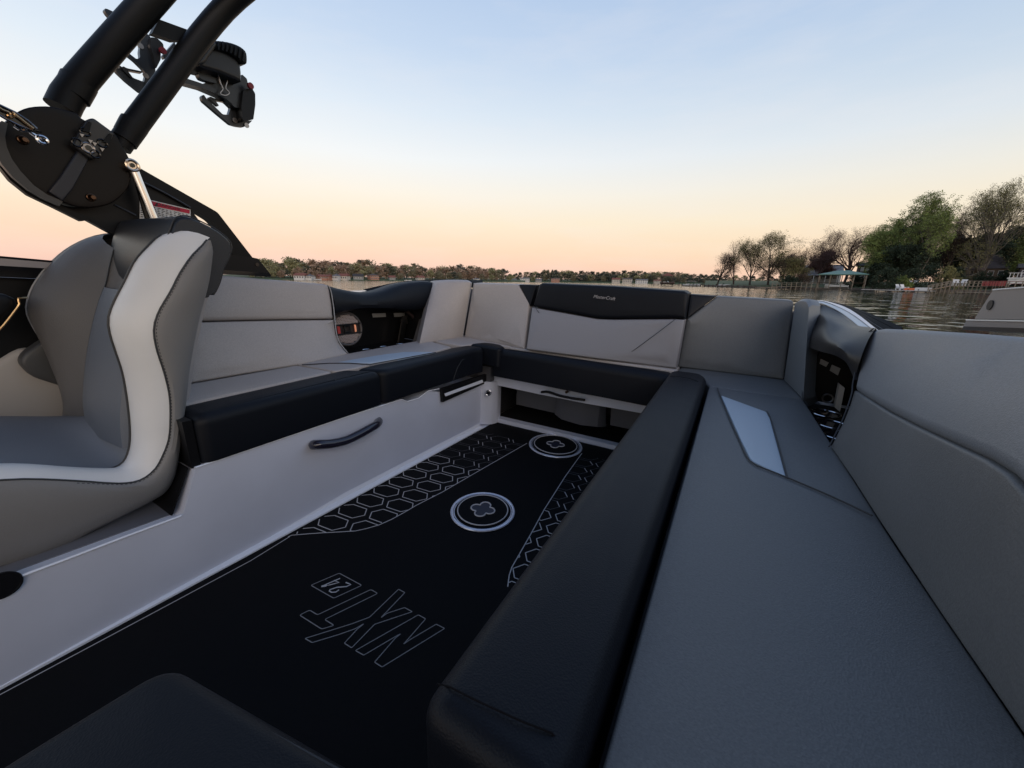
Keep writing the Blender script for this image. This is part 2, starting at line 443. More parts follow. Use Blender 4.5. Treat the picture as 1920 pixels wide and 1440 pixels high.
# black rail under the aft cushion
bm = nb(); r4 = X(XB + .004, (824, 728), (914, 699), (917, 713), (826, 753)); slab(bm, r4, (.018, 0, 0))
rl = boat.part('table_rail', bm, BLK)
bm = nb(); slab(bm, X(XB + .0225, (833, 738), (904, 712), (906, 717), (835, 743)), (.002, 0, 0)); boat.part('rail_slot', bm, GELL, rl)
# grab handle
def grab(ends, off, r):
    a, b = ends; bm = nb(); t = (b - a).normalized(); up = V((0, 0, 1))
    pts = [a, a + off * .9 + t * .004, a + off + t * .02]
    mid = [a.lerp(b, k) + off + V((0, 0, 0)) for k in (.18, .4, .6, .82)]
    pts = pts + mid + [b + off - t * .02, b + off * .9 - t * .004, b]
    tube(bm, spline(pts, 34), r, 10, flat=.8); return bm
g3 = mx([(588, 834, XB), (590, 834, XB + .03), (600, 833.5, XB + .048), (622, 832, XB + .055), (648, 826, XB + .058), (672, 815, XB + .058), (694, 803, XB + .052), (706, 796, XB + .036), (710, 790, XB)]) if True else 0
bm = nb(); tube(bm, spline(g3, 40), [.0185 if 3 < k < 36 else .0195 for k in range(40)], 12, flat=1.0)
for p in (g3[0], g3[-1]): disc(bm, p + V((-.002, 0, 0)), (1, 0, 0), .021, .01, 20, r2=.016)
hb = boat.part('grab_handle', bm, mat('handle_plastic', (.015, .014, .028), .16, spec=.8))
# stern locker: lip, latch handle, tubs, sill, dark inside
bm = nb()
lip = Y(2.07, (916, 704), (1000, 719), (1035, 726), (1052, 722), (1070, 726), (1084, 737), (1208, 758), (1300, 772), (1300, 793), (1199, 774), (1095, 756), (1015, 740), (917, 719))
slab(bm, lip, (0, .02, 0)); boat.part('locker_lip', bm, GEL)
bm = nb(); pts = [by(1016, 735, 2.045), by(1028, 735, 2.03), by(1050, 742, 2.015), by(1075, 747, 2.02), by(1097, 750, 2.045)]
tube(bm, spline(pts, 20), .011, 8, flat=.7); lh = boat.part('locker_handle', bm, BLK)
bm = nb(); c = by(1064, 734, 2.065); disc(bm, c, (0, -1, 0), .008, .02, 14); boat.part('lock_knob', bm, BRASS, lh)
bm = nb(); slab(bm, Y(2.24, (969, 728), (968, 758), (1043, 775), (1052, 748)), (0, .02, 0)); boat.part('storage_tub', bm, DGEL)
bm = nb(); c1 = [by(x, y, v) for x, y, v in ((1046, 740, 2.18), (1055, 742, 2.15), (1100, 750, 2.13), (1128, 757, 2.15), (1136, 760, 2.2))]
c2 = [by(x, y, v) for x, y, v in ((1040, 776, 2.18), (1052, 786, 2.15), (1088, 797, 2.13), (1124, 801, 2.15), (1136, 800, 2.2))]
c3_ = [p + V((0, .06, 0)) for p in c2]
loft(bm, [resample(c1, 12), resample(c2, 12), resample(c3_, 12)]); boat.part('storage_tub', bm, DGEL)
bm = nb(); slab(bm, Y(2.22, (1146, 762), (1144, 797), (1230, 815), (1240, 780)), (0, .02, 0)); boat.part('storage_tub', bm, DGEL)
bm = nb(); s1 = Z(-1.0, (935, 792), (1142, 841)); dd = (s1[1] - s1[0]).normalized(); e1 = s1[0] - dd * .06; e2 = s1[1] + dd * .5
q = V((0, .06, 0)).cross(V((0, 0, 0)))
slab(bm, [e1, e2, e2 + V((0, 0, .028)), e1 + V((0, 0, .028))], V((-dd.y, dd.x, 0)) * .05); boat.part('locker_sill', bm, GEL)
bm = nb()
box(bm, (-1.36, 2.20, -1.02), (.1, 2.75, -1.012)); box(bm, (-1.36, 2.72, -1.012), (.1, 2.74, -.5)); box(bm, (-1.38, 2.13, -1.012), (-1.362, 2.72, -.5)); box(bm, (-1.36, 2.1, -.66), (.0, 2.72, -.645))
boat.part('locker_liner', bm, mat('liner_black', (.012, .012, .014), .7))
# right bench base, aft walls, hull skin, gunwales
bm = nb(); box(bm, (-.185, .18, -1.006), (.5, 2.75, -.62)); boat.part('bench_base', bm, DGEL)
bm = nb(); box(bm, (-.45, -1.2, -1.006), (.5, -.02, -.66)); boat.part('seat_base', bm, DGEL)
bm = nb(); box(bm, (-2.0, 2.46, -.6), (.45, 2.50, -.14)); box(bm, (-1.62, 2.05, -1.006), (-1.362, 2.7, -.60)); box(bm, (-1.40, 2.02, -.70), (-1.30, 2.12, -.60)); boat.part('aft_wall', bm, DGEL)
def sheer(y): return -.125 + .05 * max(0, (1.6 - y)) ** 1.2
rowsL = []; rowsR = []
for k in range(21):
    y = -1.5 + k * .22; cv = max(0, (y - 1.8)) ** 2 * .25; zz = sheer(y)
    cv0 = cv; cv = cv if y > .7 else -.12
    rowsL.append([V(((-1.90 if y > .9 else -2.05) + cv * .4, y, zz - .03)), V((-2.05 + cv, y, zz - .03)), V((-2.10 + cv, y, zz - .03)), V((-2.16 + cv, y, zz - .1)), V((-2.13 + cv, y, -.8)), V((-2.02 + cv, y, -1.25)), V((-1.8 + cv, y, -1.6))])
for k in range(21):
    y = -1.5 + k * .22; cv = max(0, (y - 1.6)) ** 2 * .2; zz = sheer(y) - .055
    rowsR.append([V((.46 - cv * .2, y, zz)), V((.56 - cv, y, zz)), V((.66 - cv, y, zz - .02)), V((.71 - cv, y, zz - .1)), V((.68 - cv, y, -.8)), V((.57 - cv, y, -1.25)), V((.35 - cv, y, -1.6))])
bm = nb(); loft(bm, rowsL); boat.part('hull_side', bm, WHITEP)
bm = nb(); loft(bm, rowsR); boat.part('hull_side', bm, WHITEP)
bm = nb(); slab(bm, [V((-2.0, 2.9, -1.5)), V((.5, 2.9, -1.5)), V((.4, 2.75, -.2)), V((-1.9, 2.75, -.2))], (0, -.03, 0)); boat.part('transom', bm, WHITEP)
# aft quarter deck on the right: pale stripes, then black ribbed grip
k0 = mx([(1530, 568, .33), (1545, 571, .36), (1572, 584, .40), (1592, 598, .44), (1612, 614, .47), (1650, 640, .5)])
k1 = mx([(1530, 566, .335), (1546, 567, .375), (1578, 580, .43), (1602, 594, .475), (1626, 612, .51), (1665, 642, .53)])
k2 = mx([(1530, 565, .34), (1547, 565.5, .385), (1584, 577, .45), (1612, 594, .50), (1636, 613, .535), (1678, 645, .56)])
k3 = mx([(1531, 564, .345), (1556, 565, .41), (1590, 573, .5), (1620, 583, .57), (1652, 596, .60), (1692, 613, .63)])
n = 20; K = [spline(k, n) for k in (k0, k1, k2, k3)]
bm = nb(); loft(bm, [[p + V((0, 0, .002)) for p in K[0]], [p + V((0, 0, .002)) for p in K[1]]]); boat.part('deck_stripe', bm, BLUEV)
bm = nb(); loft(bm, [[p + V((0.001, 0, .004)) for p in K[1]], [p + V((0, 0, .004)) for p in K[2]]]); boat.part('deck_stripe', bm, mat('white_stripe', (.6, .62, .68), .3))
bm = nb()
rr = [[a.lerp(b, t) for a, b in zip(K[2], K[3])] for t in (0, .3, .34, .36, .68, .7, .72, 1)]
for i in (2, 5): rr[i] = [p + V((0, 0, -.006)) for p in rr[i]]
rr.append([p + V((.03, 0, -.08)) for p in K[3]]); loft(bm, rr); boat.part('grip_pad', bm, EVA)
bm = nb(); tube(bm, [p + V((0, 0, .002)) for p in rr[2]], .003, 6); tube(bm, [p + V((0, 0, .002)) for p in rr[5]], .0025, 6); boat.part('grip_line', bm, mat('grip_line_grey', (.2, .19, .19), .5))
bm = nb()   # deck under them
loft(bm, [[p + V((.01, 0, -.10)) for p in K[0]], [p + V((.012, 0, -.008)) for p in K[0]], [p + V((0, 0, -.006)) for p in K[2]], [p + V((0.02, 0, -.02)) for p in K[3]], [p + V((.06, 0, -.35)) for p in K[3]]]); boat.part('quarter_deck', bm, WHITEP)
# left gunwale: black grip strip and white edge beyond the coaming
bm = nb(); a = mx([(680, 543, -2.0), (720, 534, -2.03), (762, 527, -2.06), (820, 524, -2.08), (905, 525, -2.08)]); b = mx([(690, 546, -1.98), (725, 538, -2.0), (765, 530, -2.02), (820, 528, -2.02), (905, 531, -2.0)])
loft(bm, [spline(a, 16), spline([p + V((0, 0, .0)) for p in b], 16), spline([p + V((.02, 0, -.04)) for p in b], 16)]); boat.part('grip_pad', bm, EVA)
# helm side: pale top rail, black side panel, wire
bm = nb(); slab(bm, mx([(-160, 478, -2.02), (0, 484, -2.02), (150, 497, -2.02), (150, 507, -2.02), (0, 498, -2.02), (-160, 494, -2.02)]), (-.05, 0, 0)); boat.part('top_rail', bm, mat('rail_grey', (.33, .31, .32), .3, metal=.3))
bm = nb(); tube(bm, mx([(-160, 474, -2.03), (0, 482, -2.03), (150, 495, -2.03)]), .004, 6); boat.part('rail_seal', bm, BLK)
bm = nb(); slab(bm, mx([(-160, 492, -2.14), (0, 496, -2.14), (150, 505, -2.14), (150, 720, -2.14), (-160, 760, -2.14)]), (-.03, 0, 0)); boat.part('side_panel', bm, BLK)
bm = nb(); cushion(bm, mx([(-60, 548, -1.96), (10, 552, -1.96), (28, 560, -1.96), (32, 572, -1.96), (5, 612, -1.96), (-60, 640, -1.96)]), (-.05, 0, 0), .012); boat.part('throttle_pod', bm, BLK)
bm = nb(); tube(bm, spline(mx([(-30, 640, -1.95), (0, 617, -1.95), (30, 580, -1.95), (37, 568, -1.95), (33, 560, -1.95), (52, 558, -1.95)]), 20), .003, 6); boat.part('grab_wire', bm, mat('brass_trim', (.55, .38, .2), .3, metal=1))
# alcoves with drink holders
bm = nb()
box(bm, (-2.08, 1.24, -.52), (-1.80, 2.02, -.505)); box(bm, (-2.08, 1.24, -.505), (-2.06, 2.02, -.2)); box(bm, (-2.06, 2.02, -.5), (-1.84, 2.04, -.22)); box(bm, (-2.08, 1.2, -.2), (-1.9, 2.1, -.18))
boat.part('alcove', bm, BLK)
bm = nb(); box(bm, (.345, 1.30, -.53), (.64, 2.1, -.515)); box(bm, (.62, 1.30, -.515), (.64, 2.1, -.2)); box(bm, (.36, 2.09, -.5), (.62, 2.11, -.2)); boat.part('alcove', bm, BLK)
def cup(c, r=.044):
    bm = nb(); ring(bm, c, (0, 0, 1), r, .0055, 36, h=.003)
    o = boat.part('cup_holder', bm, CHROME)
    bm = nb(); disc(bm, c + V((0, 0, -.004)), (0, 0, 1), r * .95, .002, 30); boat.part('cup_well', bm, GLOSS, o)
for p in ((690, 657), (722, 651.5), (753, 646.5)): cup(bz(p[0], p[1], -.495))
for p in ((1549, 775), (1560, 795), (1572, 815)): cup(bz(p[0], p[1], -.50), .052)
for pts, x in ((((697, 588), (722, 587), (723, 594), (699, 595)), -2.05), (((738, 587), (759, 586), (760, 593), (739, 594)), -2.05), (((1539, 673), (1554, 680), (1549, 688), (1537, 682)), 0), (((1560, 684), (1576, 691), (1571, 704), (1556, 695)), 0)):
    bm = nb(); slab(bm, X(x, *pts) if x else Y(2.084, *pts), (.004, 0, 0) if x else (0, .004, 0)); boat.part('switch_plate', bm, mat('plate_grey', (.33, .33, .33), .4))
bm = nb(); slab(bm, X(-1.98, (756, 592), (764, 592), (756, 644), (747, 644)), (-.012, 0, 0)); slab(bm, X(-1.975, (752, 600), (764, 598), (765, 607), (753, 604)), (-.012, 0, 0)); boat.part('bottle_opener', bm, STEEL)
bm = nb(); slab(bm, Y(2.03, (1574, 720), (1584, 728), (1575, 772), (1565, 764)), (0, .03, 0)); boat.part('bottle_opener', bm, mat('opener_grey', (.5, .5, .5), .4))
bm = nb(); tube(bm, spline(X(-1.97, (762, 583), (775, 595), (783, 612), (781, 628)), 16), .012, 10); boat.part('drain_hose', bm, mat('hose', (.05, .035, .035), .3))
bm = nb(); tube(bm, X(-1.93, (791, 583), (784, 612)), .004, 8); boat.part('trim_rod', bm, STEEL)
bm = nb(); ring(bm, by(1552, 747, 2.07), (-.2, -1, .3), .018, .004); boat.part('tie_ring', bm, STEEL)

# ------------------------------------------------------------------ floor mat
ZM = -1.0
mato = Thing('floor_mat', 'black foam mat with honeycomb grooves and outlined lettering on the cockpit sole', 'floor mat', (-.8, .9, -1.006))
bm = nb()
fl = [f0[0] + d0 * .9 + V((.004, 0, 0)), f0[2] + V((.004, 0, 0)), e1 + V((.03, -.005, 0)), V((e2.x, e2.y - .005, -1)), V((-.1, -.9, -1))]
slab(bm, [V((p.x, p.y, ZM)) for p in fl], (0, 0, -.006)); mato.part('foam_sheet', bm, EVA)
def zf(p, z=ZM + .0005): return bz(p[0], p[1], z)
def dedge(P, Q): pass
# honeycomb, clipped to two bands
c8 = lambda x, y: (540 + x / 8, 900 + y / 8)
border = [zf(p) for p in (c8(0, 850), c8(60, 825), c8(300, 805), c8(560, 787), c8(800, 775), c8(1010, 762), c8(1180, 725), c8(1370, 670), c8(1560, 585), c8(1760, 475), c8(1920, 380), (830, 922), (905, 878.5), (988, 831))]
border = [V((p.x, p.y, ZM)) for p in border]
rb = [zf(p) for p in ((1091, 850), (1060, 893), (1020, 956), (996, 1000), (975, 1037), (960, 1063), (955, 1078), (952, 1100))]
def xat(poly, y):
    for a, b in zip(poly, poly[1:]):
        if (a.y - y) * (b.y - y) <= 0 and abs(a.y - b.y) > 1e-6: return a.x + (b.x - a.x) * (y - a.y) / (b.y - a.y)
    return None
def inside(p):
    if p.y > 2.10 or p.y < .66: return False
    l = xat(border, p.y)
    if l is not None and p.x < l: return True if p.x > -1.315 - (p.y - 2) * .0 else False
    r = xat(rb, p.y)
    return r is not None and p.x > r
bmh = nb(); bmd = nb()
def seg(a, b, dim, w=.0022):
    n = 8; run = []
    def flush(run):
        if len(run) > 1: tube(bmd if dim else bmh, [run[0], run[-1]], w if not dim else w * .8, 4, flat=.35)
    for k in range(n + 1):
        p = a.lerp(b, k / n)
        if inside(p): run.append(p)
        else: flush(run); run = []
    flush(run)
for ci in range(-1, 7):
    cx_ = -1.245 + ci * .133
    for j in range(0, 18):
        cy_ = .61 + j * .0925 + (.0465 if ci % 2 else 0) + .0
        hx = [(.063, 0), (.036, .037), (-.038, .037), (-.063, 0), (-.038, -.037), (.036, -.037)]
        P = [V((cx_ + a, cy_ + b + a * .12, ZM)) for a, b in hx]
        for i in range(6):
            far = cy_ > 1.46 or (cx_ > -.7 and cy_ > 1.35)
            dim = far and i not in (0, 3)  # far edges that catch no light are given a darker groove colour
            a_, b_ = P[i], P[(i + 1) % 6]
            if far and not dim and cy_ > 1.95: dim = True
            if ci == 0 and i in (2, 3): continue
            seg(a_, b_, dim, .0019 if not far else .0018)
        if ci == 0:
            far = cy_ > 1.46; c_ = lambda a, b: V((cx_ + a, cy_ + b, ZM))
            for q_ in ((P[2], c_(-.067, .006)), (c_(-.067, .006), c_(-.10, .005)), (P[4], c_(-.066, -.016)), (c_(-.066, -.016), c_(-.10, -.013))): seg(q_[0], q_[1], far, .0019)
mato.part('honeycomb_groove', bmh, GROOVE); mato.part('honeycomb_groove', bmd, GROOVE_SHADE)
bm = nb(); tube(bm, border, .0019, 4, flat=.35); tube(bm, rb, .0019, 4, flat=.35)
tube(bm, [V((p.x, p.y, ZM)) for p in (zf((-60, 1350)), zf((0, 1302)), zf((300, 1142)), zf((470, 1051)), zf((543, 1006)))], .0016, 4, flat=.35)
mato.part('border_groove', bm, GROOVE)
# outlined lettering, read from the other side of the cockpit
t6 = lambda x, y: zf((550 + x / 6.4, 1060 + y / 6.4))
def outline(bm, pts, r=.0013, closed=True, rc=.006):
    P = [V((p.x, p.y, ZM)) for p in (t6(*q) for q in pts)]
    if closed: P = rnd(P, rc, 3)
    tube(bm, P, r, 4, closed=closed, flat=.5)
GROOVE2 = mat('fine_groove', (.28, .27, .27), .7)
bm = nb(); outline(bm, [(75, 595), (195, 535), (290, 592), (930, 288), (1012, 335), (375, 648), (490, 718), (340, 763)]); mato.part('letter', bm, GROOVE2)
bm = nb(); outline(bm, [(140, 875), (700, 700), (915, 620), (1262, 285), (1338, 325), (1115, 560), (1050, 627), (1125, 573), (1335, 505), (1428, 555), (975, 705), (700, 988), (612, 932), (770, 760), (848, 698), (740, 760), (540, 830), (225, 925)], rc=.003); mato.part('letter', bm, GROOVE2)
bm = nb(); outline(bm, [(745, 1020), (1500, 592), (1588, 640), (1375, 885), (1320, 945), (1400, 890), (1715, 704), (1816, 755), (1065, 1218), (975, 1160), (1225, 870), (1290, 818), (1215, 858), (845, 1076)], rc=.003); mato.part('letter', bm, GROOVE2)
bm = nb(); outline(bm, [(210, 237), (550, 92), (822, 238), (485, 393)]); mato.part('number_box', bm, GROOVE2)
bm = nb(); outline(bm, [(630, 203), (660, 215), (690, 228), (640, 252), (520, 262), (440, 290), (432, 305), (460, 322), (510, 318), (548, 292)], .0022, False); mato.part('numeral', bm, GROOVE)
bm = nb(); outline(bm, [(560, 155), (490, 185), (338, 250), (440, 232), (548, 203), (490, 178)], .0022, False); outline(bm, [(338, 250), (400, 240)], .004, False); mato.part('numeral', bm, GROOVE)
# two table sockets
FO = math.radians(12)
def socket(c, R, ri, name_label=None):
    bm = nb(); disc(bm, c + V((0, 0, .001)), (0, 0, 1), R, .003, 56)
    ring(bm, c + V((0, 0, .004)), (0, 0, 1), R - .005, .0065, 56, h=.005)
    o = mato.part('socket_flange', bm, mat('socket_alloy', (.70, .72, .82), .22, metal=.35))
    bm = nb(); ring(bm, c + V((0, 0, .006)), (0, 0, 1), R - .011, .0018, 56); mato.part('bright_ring', bm, CHROME, o)
    bm = nb(); ring(bm, c + V((0, 0, .0045)), (0, 0, 1), R - .019, .0022, 56, h=.002); disc(bm, c + V((0, 0, .004)), (0, 0, 1), ri + .009, .002, 56); mato.part('seal', bm, EVA, o)
    bm = nb(); disc(bm, c + V((0, 0, .0065)), (0, 0, 1), ri, .004, 56); mato.part('plug', bm, EVA, o)
    bm = nb(); ring(bm, c + V((0, 0, .0105)), (0, 0, 1), ri, .0026, 56)
    q = []
    for k in range(72):
        t = k / 72 * 2 * math.pi; uu = ((t - FO + math.pi / 4) % (math.pi / 2)) - math.pi / 4; rr_ = .030 * math.cos(uu) + math.sqrt(max(0, .023 ** 2 - (.030 * math.sin(uu)) ** 2))
        q.append(c + V((rr_ * math.cos(t), rr_ * math.sin(t), .0115)))
    tube(bm, q, .0032, 6, closed=True); mato.part('plug_trim', bm, GROOVE, o)
    bm = nb(); bm.faces.new([bm.verts.new(p + V((0, 0, -.0005))) for p in q]); mato.part('finger_pull', bm, mat('recess_blue', (.02, .022, .04), .4), o)
socket(V((-.785, 1.188, ZM)), .138, .108); socket(V((-.787, 1.972, ZM)), .160, .128)

# ------------------------------------------------------------------ seat cushions
GRP = 'upholstered seat cushions round the cockpit'
def bolster(th, name, corners, h, r, m, rc=.02):
    rc = max(rc, r * 1.15); bm = nb(); cushion(bm, rnd(corners, rc, 3), (0, 0, -h), r, .004, 6); return th.part(name, bm, m)
ZS = -.458
XF = -1.343; XS = -1.502
def P3(x, y, z=ZS): return V((x, y, z))
s = Thing('bench_cushion', 'grey seat pad with black front nearest the tall captain chair', 'seat cushion', P3(-1.55, .8, -.62), GRP)
bolster(s, 'front_bolster', [P3(XF, .452), P3(XF + .004, 1.172), P3(XS, 1.095), P3(XS, .452)], .158, .034, BLACKV)
bolster(s, 'seat_top', [P3(XS - .001, .45), P3(XS - .001, 1.03), P3(-1.72, 1.0), P3(-1.75, .45)], .15, .012, GREY, .004)
s = Thing('bench_cushion', 'grey seat pad with pale blue inset below the left speaker', 'seat cushion', P3(-1.55, 1.5, -.62), GRP)
bolster(s, 'front_bolster', [P3(XF + .005, 1.180), P3(XF + .02, 1.88), P3(-1.30, 1.955), P3(-1.43, 1.95), P3(-1.46, 1.82), P3(-1.44, 1.60), P3(-1.475, 1.22), P3(XS + .04, 1.11)], .158, .03, BLACKV, .02)
bolster(s, 'seat_top', [P3(XS - .001, 1.035), P3(-1.475, 1.115), P3(-1.478, 1.225), P3(-1.442, 1.60), P3(-1.462, 1.82), P3(-1.75, 1.9), P3(-1.76, 1.005)], .15, .008, GREY, .004)
ins = [bz(x, y, ZS + .003) for x, y in ((633, 679), (742, 659), (817, 660), (693, 681))]
bm = nb(); cushion(bm, ins, (0, 0, -.02), .003, .001); s.part('pale_inset', bm, BLUEV)
bm = nb(); tube(bm, [bz(x, y, ZS + .004) for x, y in ((566, 684), (617, 681), (655, 681), (693, 683.5), (760, 671), (817, 660.5))], .0025, 6); tube(bm, [bz(x, y, -.5) for x, y in ((0, 0),)] if False else X(XF + .016, (850, 712), (857, 690), (866, 675), (900, 664)), .002, 6); s.part('stitching', bm, PIPE)
s = Thing('corner_cushion', 'small black wedge pad in the left aft corner of the bench', 'seat cushion', P3(-1.28, 1.95, -.6))
bm = nb(); cushion(bm, rnd([P3(-1.425, 1.96, -.452), P3(-1.295, 1.965, -.452), P3(-1.20, 1.955, -.452), P3(-1.19, 2.02, -.452), P3(-1.26, 2.08, -.452), P3(-1.38, 2.08, -.452)], .02, 3), (0, 0, -.12), .02, .004); s.part('wedge_pad', bm, BLACKV)
s = Thing('corner_cushion', 'flat grey seat pad filling the left aft corner', 'seat cushion', P3(-1.6, 2.1, -.6))
bm = nb(); cushion(bm, rnd([P3(-1.435, 1.905), P3(-1.43, 1.96), P3(-1.385, 2.085), P3(-1.08, 2.085), P3(-1.06, 2.2), P3(-1.85, 2.25), P3(-1.83, 1.905)], .006, 2), (0, 0, -.14), .012, .003); s.part('seat_pad', bm, GREY)
s = Thing('stern_cushion', 'black fronted seat pad across the stern above the open locker', 'seat cushion', P3(-.75, 2.05, -.62), GRP)
zb = -.462
bolster(s, 'front_bolster', [P3(-1.285, 1.975, zb), P3(-.195, 1.975, zb), P3(-.195, 2.10, zb), P3(-1.20, 2.06, zb)], .178, .045, BLACKV, .03)
bolster(s, 'seat_top', [P3(-1.19, 2.062, zb + .004), P3(-.197, 2.102, zb + .004), P3(-.197, 2.24, zb + .004), P3(-1.15, 2.2, zb + .004)], .14, .01, GREY, .004)
# right bench
s = Thing('bolster_cushion', 'long raised black bolster running down the inner edge of the right bench', 'bolster', P3(-.12, 1.1, -.62), GRP)
zt = -.428
bm = nb(); o_ = rnd([V((-.212, .20, zt)), V((-.214, 1.98, zt)), V((-.08, 2.0, zt)), V((-.047, 1.93, zt)), V((-.047, .225, zt)), V((-.06, .2, zt))], [.034, .045, .05, .03, .026, .01], 5)
cushion(bm, o_, (0, 0, -.2), .030, .007, 8); s.part('bolster_pad', bm, BLACKV)
bm = nb(); tube(bm, [V((-.213, 1.82, zt - .018)), V((-.19, 1.82, zt + .002)), V((-.16, 1.812, zt + .0075)), V((-.11, 1.805, zt + .0075)), V((-.08, 1.80, zt + .002)), V((-.057, 1.80, zt - .018))], .0011, 6)
tube(bm, [V((-.213, .238, zt - .018)), V((-.19, .232, zt + .002)), V((-.16, .234, zt + .0045)), V((-.11, .242, zt + .0045)), V((-.08, .25, zt + .002)), V((-.057, .255, zt - .018))], .0011, 6)
s.part('stitching', bm, mat('black_thread', (.006, .006, .008), .8, spec=.1))
s = Thing('bench_cushion', 'wide slate seat pad with pale blue inset on the right bench', 'seat cushion', P3(.15, .9, -.6), GRP)
zr = -.465
bm = nb(); cushion(bm, rnd([V((-.032, -.75, zr)), V((-.032, 1.897, zr)), V((.322, 1.936, zr)), V((.333, 1.45, zr)), V((.345, .9, zr)), V((.372, .3, zr)), V((.42, -.75, zr))], .006, 2), (0, 0, -.15), .005, .004); s.part('seat_top', bm, DGREY)
ins = [bz(x, y, zr + .006) for x, y in ((1352, 741), (1437, 772), (1444, 785), (1474, 894), (1408, 863), (1388, 823))]
bm = nb(); cushion(bm, rnd(ins, .012, 4), (0, 0, -.02), .003, .0015); s.part('pale_inset', bm, BLUEV)
bm = nb()
tube(bm, spline([bz(x, y, zr + .0065) for x, y in ((1345, 727), (1350, 741), (1365, 778), (1386, 825), (1406, 864), (1440, 881), (1478, 896), (1560, 931), (1636, 967))], 40), .002, 6)
tube(bm, spline([bz(x, y, zr + .0065) for x, y in ((1438, 771), (1446, 786), (1462, 840), (1477, 895))], 16), .0016, 6)
s.part('stitching', bm, PIPE)
s = Thing('corner_cushion', 'slate seat pad in the right aft corner behind the bolster end', 'seat cushion', P3(.15, 2.1, -.6))
bm = nb(); cushion(bm, rnd([V((-.033, 1.903, zr)), V((-.06, 2.0, zr)), V((-.195, 2.03, zr)), V((-.195, 2.3, zr)), V((.30, 2.31, zr)), V((.330, 1.943, zr))], .006, 2), (0, 0, -.15), .010, .005); s.part('seat_pad', bm, DGREY)
s = Thing('observer_seat', 'black cushion corner at the bottom edge of the photo', 'seat cushion', P3(-.3, -.2, -.66))
zo = -.52
bm = nb(); u0 = bz(0, 1425, zo); u1 = bz(318, 1234, zo); u2 = bz(720, 1462, zo); dv = (u2 - u1).normalized()
cushion(bm, rnd([u1, u2 + dv * .75, V((u2.x + dv.x * .75 + .02, -.9, zo)), V((u0.x, -.9, zo)), u0], .035, 6), (0, 0, -.14), .022, .01, 6); s.part('seat_pad', bm, BLACKV)
bm = nb(); tube(bm, [u0 + V((.012, 0, -.005)), u1 + V((.012, -.05, -.005))], .0018, 6); tube(bm, [u1 + V((.05, -.006, -.005)), u2 + V((0, -.008, -.005)), u2 + dv * .7 + V((0, -.008, -.005))], .0018, 6); s.part('stitching', bm, PIPE)

# ------------------------------------------------------------------ backrests
GB = 'upholstered backrests round the cockpit'
# long left backrest
s = Thing('backrest', 'long grey side backrest between the captain chair and the speaker', 'backrest', P3(-1.8, .9, -.46), GB)
lo = [bz(338, 721.5, -.46), bz(480, 697, -.46), bz(570, 683, -.46), bz(653, 665, -.46), bx(646, 655, -1.79), bx(636, 642, -1.80), bx(630, 625, -1.81), bx(627, 605, -1.83), bx(626, 599, -1.83), bx(500, 600.5, -1.825), bx(380, 603, -1.825), bx(338, 604, -1.825)]
bm = nb(); cushion(bm, lo, (-.1, 0, 0), .010, .006, 5); s.part('lower_pad', bm, GREY)
up = [bx(338, 602, -1.822), bx(380, 601, -1.822), bx(500, 598.5, -1.822), bx(626, 597, -1.827), bx(624, 570, -1.845), bx(620, 545, -1.86), bx(616, 534, -1.865), bx(606, 531, -1.87), bx(500, 522, -1.87), bx(430, 516, -1.87), bx(405, 515, -1.87), bx(345, 512, -1.87)]
bm = nb(); cushion(bm, up, (-.1, 0, -.01), .018, .006, 5); s.part('upper_pad', bm, GREY)
bm = nb(); tube(bm, spline([p + V((.004, 0, 0)) for p in (bx(616, 536, -1.86), bx(620, 548, -1.855), bx(624, 572, -1.84), bx(627, 600, -1.822), bx(630, 625, -1.805), bx(636, 642, -1.795), bx(652, 663, -1.775))], 30), .003, 6); s.part('piping', bm, LPIPE)
# coamings with a dip
def coaming(label, tops, bots, ins_, gname, m):
    """tops/bots: traced edge of the front face; ins_: how far outboard the top rolls"""
    s = Thing('coaming_pad', label, 'padding', (tops[0] + bots[0]) / 2, gname)
    n = 26; T = spline(tops, n); Bq = spline(bots, n); rows = []
    o = V((ins_, 0, 0))
    rows.append([p + o * 1.0 + V((0, 0, -.03)) for p in T]); rows.append([p + o * .9 + V((0, 0, .0)) for p in T]); rows.append([p + o * .45 + V((0, 0, .006)) for p in T])
    rows.append([p + o * .12 + V((0, 0, 0.0)) for p in T])
    for t, k in ((.06, .015), (.2, -.05), (.45, -.12), (.7, -.12), (.9, -.02), (1.0, .15)):
        rows.append([a.lerp(b, t) + o * k + V((0, 0, -.004 if t < .1 else 0)) for a, b in zip(T, Bq)])
    rows.append([p + o * .6 + V((0, 0, .0)) for p in Bq]); rows.append([p + o * 1.0 + V((0, 0, .02)) for p in Bq])
    bm = nb(); g = loft(bm, rows, closed=False)
    for idx in (0, -1):
        bm.faces.new([bm.verts.new(r[idx]) for r in rows])
    s.part('pad', bm, m); return s
coaming('black padded coaming with a dipped top over the left alcove', mx([(617, 535, -1.865), (634, 541, -1.87), (660, 547, -1.87), (690, 550.5, -1.87), (722, 546, -1.87), (760, 534, -1.87), (795, 529, -1.86), (815, 530, -1.84)]),
        mx([(629, 592, -1.845), (650, 586, -1.85), (675, 581, -1.85), (700, 580, -1.85), (735, 581, -1.85), (765, 583, -1.85), (795, 580, -1.84), (810, 573, -1.82)]), -.14, 'black coaming pads', BLACKV)
s = Thing('coaming_pad', 'black padded coaming with a deep dip over the right alcove', 'padding', bx(1560, 640, .34), 'black coaming pads')
n = 30
R_out = mx([(1533, 570, .345), (1546, 573, .36), (1572, 584, .40), (1592, 598, .43), (1608, 610, .445), (1626, 613, .45), (1642, 616, .445)])
